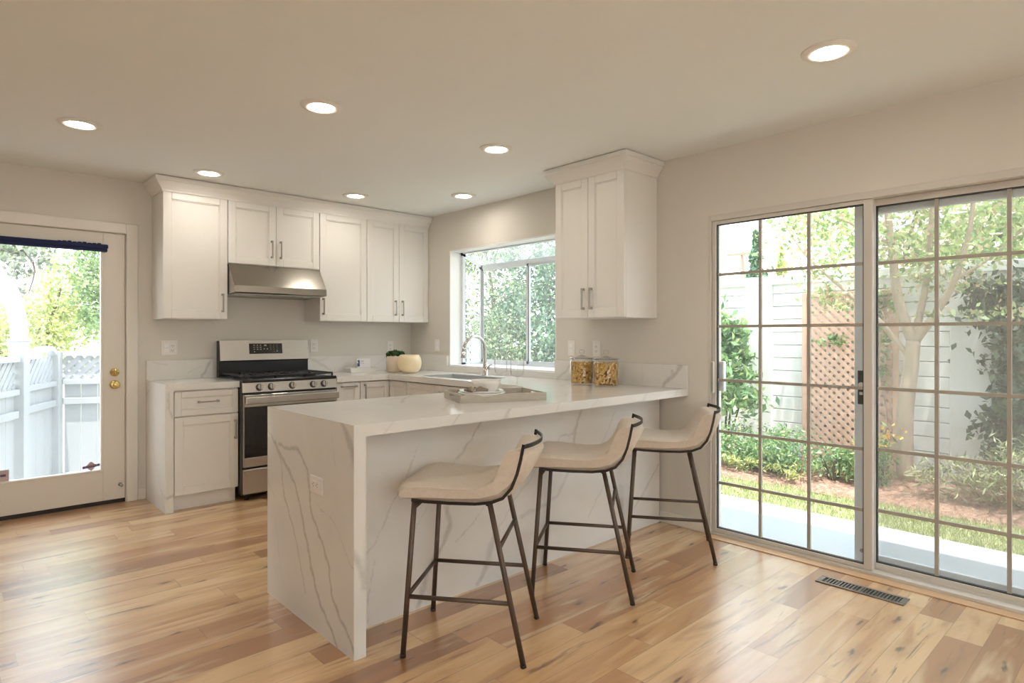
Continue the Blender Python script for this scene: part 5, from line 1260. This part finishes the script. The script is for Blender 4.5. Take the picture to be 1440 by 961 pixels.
shrub('climbing_shrub', 'tall leafy green shrub at the left edge of the sliding door, against the garden wall', (6.42, 3.45, GZ),
      [((6.48, 3.42, 1.25), (0.22, 0.26, 0.30), 1000, TI), ((6.45, 3.40, 0.95), (0.22, 0.30, 0.26), 800, TI), ((6.38, 3.30, 0.62), (0.22, 0.30, 0.20), 700), ((6.45, 3.9, 0.9), (0.25, 0.4, 0.6), 700)], 0.10, M['leafshrub'], 21, True, 0.42)
shrub('low_shrub', 'wide low green shrub on the mulch at the left end of the garden wall', (6.12, 2.86, GZ),
      [((6.15, 3.10, 0.12), (0.30, 0.34, 0.20), 1500), ((6.10, 2.72, 0.13), (0.30, 0.36, 0.21), 1600), ((5.95, 2.90, 0.05), (0.22, 0.45, 0.12), 800)], 0.055, M['leafshrub'], 31, True, 0.35)
shrub('low_shrub', 'small round green shrub on the mulch, in front of the trellis', (6.10, 2.16, GZ), [((6.10, 2.18, 0.08), (0.20, 0.22, 0.14), 900)], 0.05, M['leafshrub'], 33, True, 0.35)
shrub('yellow_fringe', 'sprawling yellow-green low plant along the edge of the grass', (5.86, 2.7, G + 0.01), [((5.86, 2.98, 0.0), (0.10, 0.25, 0.08), 220), ((5.86, 2.48, 0.0), (0.10, 0.16, 0.07), 160)], 0.06, M['leafyellow'], 35, False, 0.25)
t = shrub('flowering_plant', 'yellow-flowered leafy plant at the foot of the pale tree trunk', (6.12, 1.80, GZ), [((6.12, 1.84, 0.16), (0.16, 0.16, 0.24), 620), ((6.15, 1.98, 0.10), (0.14, 0.12, 0.15), 260)], 0.06, M['leafmid'], 41, True, 0.3)
foliage('flowers', t, [((6.10, 1.80, 0.36), (0.18, 0.17, 0.10), 60)], 0.042, M['petal'], 43, 0.9)
t = shrub('dry_shrub', 'spreading half-dry grey-green shrub on the mulch at the right', (6.12, 0.86, GZ), [((6.12, 1.12, 0.13), (0.26, 0.30, 0.17), 800), ((6.05, 0.72, 0.20), (0.30, 0.4, 0.22), 1100), ((6.05, 0.1, 0.15), (0.3, 0.4, 0.2), 500)], 0.085, M['leafgrey'], 51, True, 0.16, smat='bark')
r = np.random.default_rng(52); m = MB()
for i in range(70):
    a = r.uniform(0, 2 * PI); L = r.uniform(0.15, 0.5); y = r.uniform(0.15, 1.15)
    p = Vector((6.05, y, GZ + 0.02)); e = p + Vector((L * math.cos(a) * 0.6, L * math.sin(a), r.uniform(0.05, 0.28)))
    m.tube([p, (p + e) / 2 + Vector((0, 0, 0.05)), e], [0.006, 0.004, 0.002], 5)
m.build('dry_twigs', M['bark'], t)
shrub('ivy_column', 'dark glossy ivy climbing the garden wall at the right edge of the sliding door', (6.62, 0.62, GZ),
      [((6.66, 0.86, 1.45), (0.20, 0.36, 0.38), 2600, TI), ((6.64, 0.80, 0.90), (0.20, 0.40, 0.45), 3000, TI), ((6.62, 0.78, 0.35), (0.2, 0.38, 0.3), 1600, TI), ((6.62, 0.1, 1.0), (0.2, 0.4, 0.7), 1200)], 0.085, M['leafdark'], 61, True, 0.6)
r = np.random.default_rng(62)
t = thing('climbing_vine', 'thin leafy vine trailing up the right side of the trellis', 'vine', (6.72, 1.90, GZ))
m = MB(); m.tube([(6.72, 1.93, GZ - 0.02), (6.73, 1.90, 0.5), (6.73, 1.98, 1.0), (6.73, 1.92, 1.45), (6.72, 2.05, 1.75)], [0.008, 0.007, 0.006, 0.005, 0.003], 7); m.build('stem', M['bark'], t)
foliage('foliage', t, [((6.72, 1.93, 1.55), (0.05, 0.16, 0.20), 140), ((6.72, 1.92, 1.15), (0.05, 0.08, 0.3), 90), ((6.72, 2.35, 1.22), (0.04, 0.2, 0.06), 60)], 0.06, M['leafmid'], 63)

# beyond the garden wall
def tree(label, base, trunk_h, blobs, size, mat, seed, name='tree', bark='barkdark', tr=0.12, branches=None, cat='tree', aspect=0.55):
    t = thing(name, label, cat, base)
    paths = [([base, (base[0] + 0.05, base[1], base[2] + trunk_h * 0.5), (base[0], base[1] + 0.05, base[2] + trunk_h)], tr, tr * 0.5)]
    for c, rd, n, *ex in blobs[:6]: paths.append(([(base[0], base[1] + 0.03, base[2] + trunk_h * 0.75), ((base[0] + c[0]) / 2, (base[1] + c[1]) / 2, (base[2] + trunk_h + c[2]) / 2), c], tr * 0.45, tr * 0.12))
    paths += branches or []
    limbs(t, paths, M[bark]); foliage('foliage', t, blobs, size, mat, seed, aspect); return t
# conifers far beyond
for (x, y, h, w, s, lb) in ((24.3, 11.6, 5.6, 1.35, 71, 'tall pointed conifer far beyond the garden wall, near the utility pole'), (26.0, 11.3, 5.1, 1.0, 72, 'shorter pale conifer beyond the garden wall, right of the taller one')):
    t = thing('conifer', lb, 'tree', (x, y, -0.3)); r = np.random.default_rng(s); n = 4200
    zz = r.random(n) ** 1.3; rad = w * (1 - zz) * np.sqrt(r.random(n)) * (0.8 + 0.3 * np.sin(zz * 40)); a = r.uniform(0, 2 * PI, n)
    v, f = leaf_cloud(np.stack([x + rad * np.cos(a), y + rad * np.sin(a), -0.1 + zz * h], 1), 0.28, s, 0.35, 0.6); raw_mesh('foliage', v, f, M['leafblue' if s == 71 else 'leafyellow'], t)
    m = MB(); m.cyl((x, y, -0.3), (x, y, h * 0.8), 0.12, 0.03, 10); m.build('trunk', M['barkdark'], t)
t = thing('utility_pole', 'wooden utility pole with a crossarm far beyond the garden wall', 'pole', (38.2, 19.1, -0.3))
m = MB(); m.cyl((38.2, 19.1, -0.3), (38.2, 19.1, 7.0), 0.16, 0.12, 12); m.build('post', M['pole'], t)
m = MB(); m.box((37.95, 18.1, 6.45), (38.06, 20.1, 6.60)); m.box((37.98, 19.05, 6.50), (38.2, 19.15, 6.56)); m.build('crossarm', M['pole'], t)
for i, y in enumerate((18.2, 18.7, 19.5, 20.0)): m = MB(); m.cyl((38.0, y, 6.60), (38.0, y, 6.78), 0.06, 0.04, 8); m.build('insulator', M['plate'], t)
tree('rust-coloured leafy tree just beyond the garden wall, left of the trellis', (10.9, 4.1, -0.3), 1.5, [((10.9, 4.0, 2.05), (0.5, 0.6, 0.32), 500)], 0.10, M['leaforange'], 81)
tree('large pale green tree beyond the garden wall, behind the branching tree', (9.6, 2.6, -0.3), 2.2, [((9.5, 2.3, 3.0), (1.4, 1.4, 1.1), 2600), ((9.6, 1.2, 2.6), (1.3, 1.3, 0.9), 2000)], 0.13, M['leafpale'], 83)
tree('olive green tree beyond the garden wall at the right edge', (9.4, -0.4, -0.3), 2.2, [((9.3, -0.2, 3.0), (1.4, 1.5, 1.2), 2600), ((9.2, 0.7, 2.2), (1.0, 0.9, 0.7), 1200)], 0.13, M['leafmid'], 85)

TG = dict(nclump=24, tight=0.19, shell=0.35)
# seen through the garden window: bushy trees and a white lattice fence
tree('dense blue-green bush outside the garden window, right pane', (7.2, 6.9, -0.3), 1.5, [((7.1, 6.75, 1.9), (0.8, 0.9, 1.0), 4600, TG), ((6.9, 6.4, 0.9), (0.7, 0.8, 0.7), 3000, TG), ((7.2, 6.0, 2.4), (0.8, 0.8, 0.8), 2600, TG)], 0.08, M['leafblue'], 91)
tree('mid green bush outside the garden window, left of the centre mullion', (7.3, 8.2, -0.3), 1.5, [((7.2, 8.1, 1.8), (0.8, 0.9, 1.0), 4600, TG), ((7.0, 7.8, 0.8), (0.7, 0.8, 0.7), 3000, TG), ((7.3, 8.6, 2.9), (0.9, 0.9, 0.7), 2600, TG)], 0.075, M['leafshade'], 93)
tree('pale green bush low in front of the taller bushes outside the garden window', (6.6, 7.3, -0.3), 0.8, [((6.5, 7.35, 1.1), (0.5, 0.7, 0.5), 2600), ((6.6, 7.0, 0.6), (0.5, 0.8, 0.4), 1600)], 0.065, M['leafshade'], 95, tr=0.06)
tree('tall loose tree seen through the left side pane of the garden window', (7.9, 11.6, -0.3), 2.0, [((7.8, 11.4, 2.3), (0.9, 1.0, 1.0), 2200), ((7.7, 11.1, 1.3), (0.8, 0.8, 0.6), 1300)], 0.12, M['leafpale'], 97)
t = thing('lattice_fence', 'white lattice fence outside the left side pane of the garden window', 'fence', (5.75, 7.9, -0.2))
lattice_mb(7.05, 8.7, 0.25, 1.13, 5.75, 0.11, 0.045, 0.008).build('lattice', M['vinyl'], t)
m = MB(); m.box((5.71, 7.0, 1.12), (5.79, 8.75, 1.18), 0.004); m.box((5.71, 7.0, 0.18), (5.79, 8.75, 0.25), 0.004)
m.build('rail', M['vinyl'], t)
for y in (7.0, 8.72): m = MB(); m.box((5.70, y - 0.04, -0.22), (5.80, y + 0.04, 1.24), 0.004); m.build('post', M['vinyl'], t)
m = MB()
for i in range(12): m.box((5.735, 7.05 + i * 0.14, -0.2), (5.755, 7.05 + i * 0.14 + 0.132, 0.19), 0.003)
m.build('boards', M['vinyl'], t)

# ---------------------------------------------------------------- side yard behind the back door
YG = -0.45
def fence(label, P, ang, L, zt, posts, hump=False):
    """white boarded fence with a lattice top, running L from P along ang"""
    t = thing('yard_fence', label, 'fence', (P[0], P[1], YG), ang, 'white fence of the side yard')
    m = MB(); h = zt - YG; lat0 = h - 0.34
    nb = int(L / 0.155)
    for i in range(nb): m.box((i * L / nb + 0.003, 0.012, 0.03), ((i + 1) * L / nb - 0.003, 0.030, lat0 + 0.01), 0.003)
    m.build('boards', M['vinyl'], t)
    m = MB(); m.box((0, -0.035, lat0 - 0.02), (L, 0.045, lat0 + 0.035), 0.004); m.box((0, -0.030, lat0 - 0.24), (L, 0.012, lat0 - 0.17), 0.004); m.box((0, -0.030, 0.12), (L, 0.012, 0.20), 0.004)
    if hump:
        pts = [(x, h - 0.045 + 0.075 * math.exp(-((x - L * 0.62) / (L * 0.22)) ** 4)) for x in np.linspace(0, L, 25)]
        poly = pts + [(x, z + 0.05) for x, z in pts[::-1]]
        m.prism(poly, 'y', -0.04, 0.05)
    else: m.box((0, -0.04, h - 0.045), (L, 0.05, h + 0.005), 0.004)
    m.build('rails', M['vinyl'], t)
    lm = lattice_mb(0.0, L, lat0 + 0.03, h - 0.04, 0.01, 0.10, 0.052, 0.008)
    for v in lm.bm.verts: v.co = Vector((v.co.y, v.co.x, v.co.z))
    bmesh.ops.recalc_face_normals(lm.bm, faces=lm.bm.faces)
    lm.build('lattice', M['vinyl'], t)
    for x in posts: m = MB(); m.box((x - 0.055, -0.055, 0), (x + 0.055, 0.055, h + 0.02), 0.005); m.build('post', M['vinyl'], t)
    return t
PX, PY = 0.93, 8.41
a_r = math.atan2(-0.466, 0.885); a_l = math.atan2(0.908, 0.42)
fence('white lattice-topped fence section outside the back door, right of the corner post', (PX + 0.06 * math.cos(a_r), PY + 0.06 * math.sin(a_r)), a_r, 2.6, 1.085, (1.3, 2.56))
dl = (math.cos(a_l), math.sin(a_l))
fence('white lattice-topped fence section with a humped top rail, between the corner post and the arbour', (PX - 0.86 * dl[0], PY - 0.86 * dl[1]), a_l, 0.86, 1.075, (0.80,), True)
# arched garden gate at the far left
gx, gy = PX - (0.86 + 0.07 + 0.5) * dl[0], PY - (0.86 + 0.07 + 0.5) * dl[1]
t = thing('garden_arbour', 'white arched arbour at the far left behind the back door glass', 'arbour', (gx, gy, YG), a_l)
m = MB(); m.box((0.435, -0.065, 0.0), (0.565, 0.065, 1.66), 0.005); m.build('post', M['vinyl'], t)
m = MB(); m.box((-0.565, -0.065, 0.0), (-0.435, 0.065, 1.66), 0.005); m.build('post', M['vinyl'], t)
for s in (-1, 1): m = MB(); m.box((s * 0.5 - 0.075, -0.075, 1.66), (s * 0.5 + 0.075, 0.075, 1.685), 0.004); m.build('post_cap', M['vinyl'], t)
N_ = 30; AN = np.linspace(0, PI, N_)
inn = [(0.440 * math.cos(a), 1.685 + 0.44 * math.sin(a)) for a in AN]; out_ = [(0.555 * math.cos(a), 1.685 + 0.60 * max(0.0, math.sin(a)) ** 0.9) for a in AN]
b2 = bmesh.new(); R_ = [[b2.verts.new((x, y, z)) for (x, z), y in ((inn[i], -0.05), (out_[i], -0.05), (out_[i], 0.05), (inn[i], 0.05))] for i in range(N_)]
for A, B in zip(R_, R_[1:]):
    for q in range(4): b2.faces.new((A[q], A[(q + 1) % 4], B[(q + 1) % 4], B[q]))
b2.faces.new(R_[0]); b2.faces.new(R_[-1][::-1]); bmesh.ops.recalc_face_normals(b2, faces=b2.faces)
m = MB(); m._merge(b2); m.build('arch', M['vinyl'], t)
gt = fence('white lattice-topped gate under the arched arbour', (gx - 0.425 * dl[0], gy - 0.425 * dl[1]), a_l, 0.85, 1.06, ())
gt.name = 'garden_gate'; gt['category'] = 'gate'; del gt['group']
tree('mid green bushy tree beyond the white fence, at the right of the door glass', (1.85, 11.2, -0.6), 2.0, [((1.78, 10.95, 2.55), (0.48, 0.45, 0.75), 3200), ((1.85, 10.7, 1.75), (0.42, 0.45, 0.5), 2000), ((2.3, 11.6, 3.0), (0.8, 0.8, 0.9), 1800)], 0.075, M['leafmid'], 101)
tree('yellow-green shrubby tree beyond the white fence, in the middle of the door glass', (1.0, 11.6, -0.6), 1.2, [((1.05, 11.4, 1.40), (0.75, 0.5, 0.42), 3800), ((1.32, 11.5, 2.0), (0.38, 0.35, 0.42), 1300), ((0.4, 11.5, 1.2), (0.6, 0.5, 0.4), 1500)], 0.075, M['leafyellow'], 103)
bb = (0.0, 9.9, 3.3)
tree('sparse dark-branched tree hanging in at the top left of the door glass', (-0.6, 10.2, -0.6), 3.0, [((0.35, 9.9, 2.65), (0.6, 0.5, 0.35), 700), ((0.75, 9.95, 2.3), (0.35, 0.3, 0.4), 330), ((0.15, 9.9, 2.2), (0.3, 0.3, 0.22), 260), ((0.55, 9.9, 1.75), (0.22, 0.2, 0.12), 110)], 0.075, M['leafolive'], 105,
     branches=[([(-0.5, 10.1, 2.0), (0.1, 9.95, 2.55), (0.5, 9.9, 2.5), (0.85, 9.95, 2.2), (0.8, 9.9, 1.8)], 0.035, 0.006), ([(0.1, 9.95, 2.55), (0.45, 9.9, 2.85), (0.9, 9.9, 2.95)], 0.02, 0.006), ([(0.3, 9.9, 2.52), (0.45, 9.9, 2.2), (0.5, 9.9, 1.75)], 0.016, 0.005)], aspect=0.7)
tree('fresh green treetop at the top left of the door glass', (-0.4, 12.3, -0.6), 2.4, [((0.68, 11.9, 2.75), (0.35, 0.35, 0.35), 900), ((0.2, 12.2, 3.1), (0.6, 0.5, 0.5), 1200)], 0.08, M['leafmid'], 107)
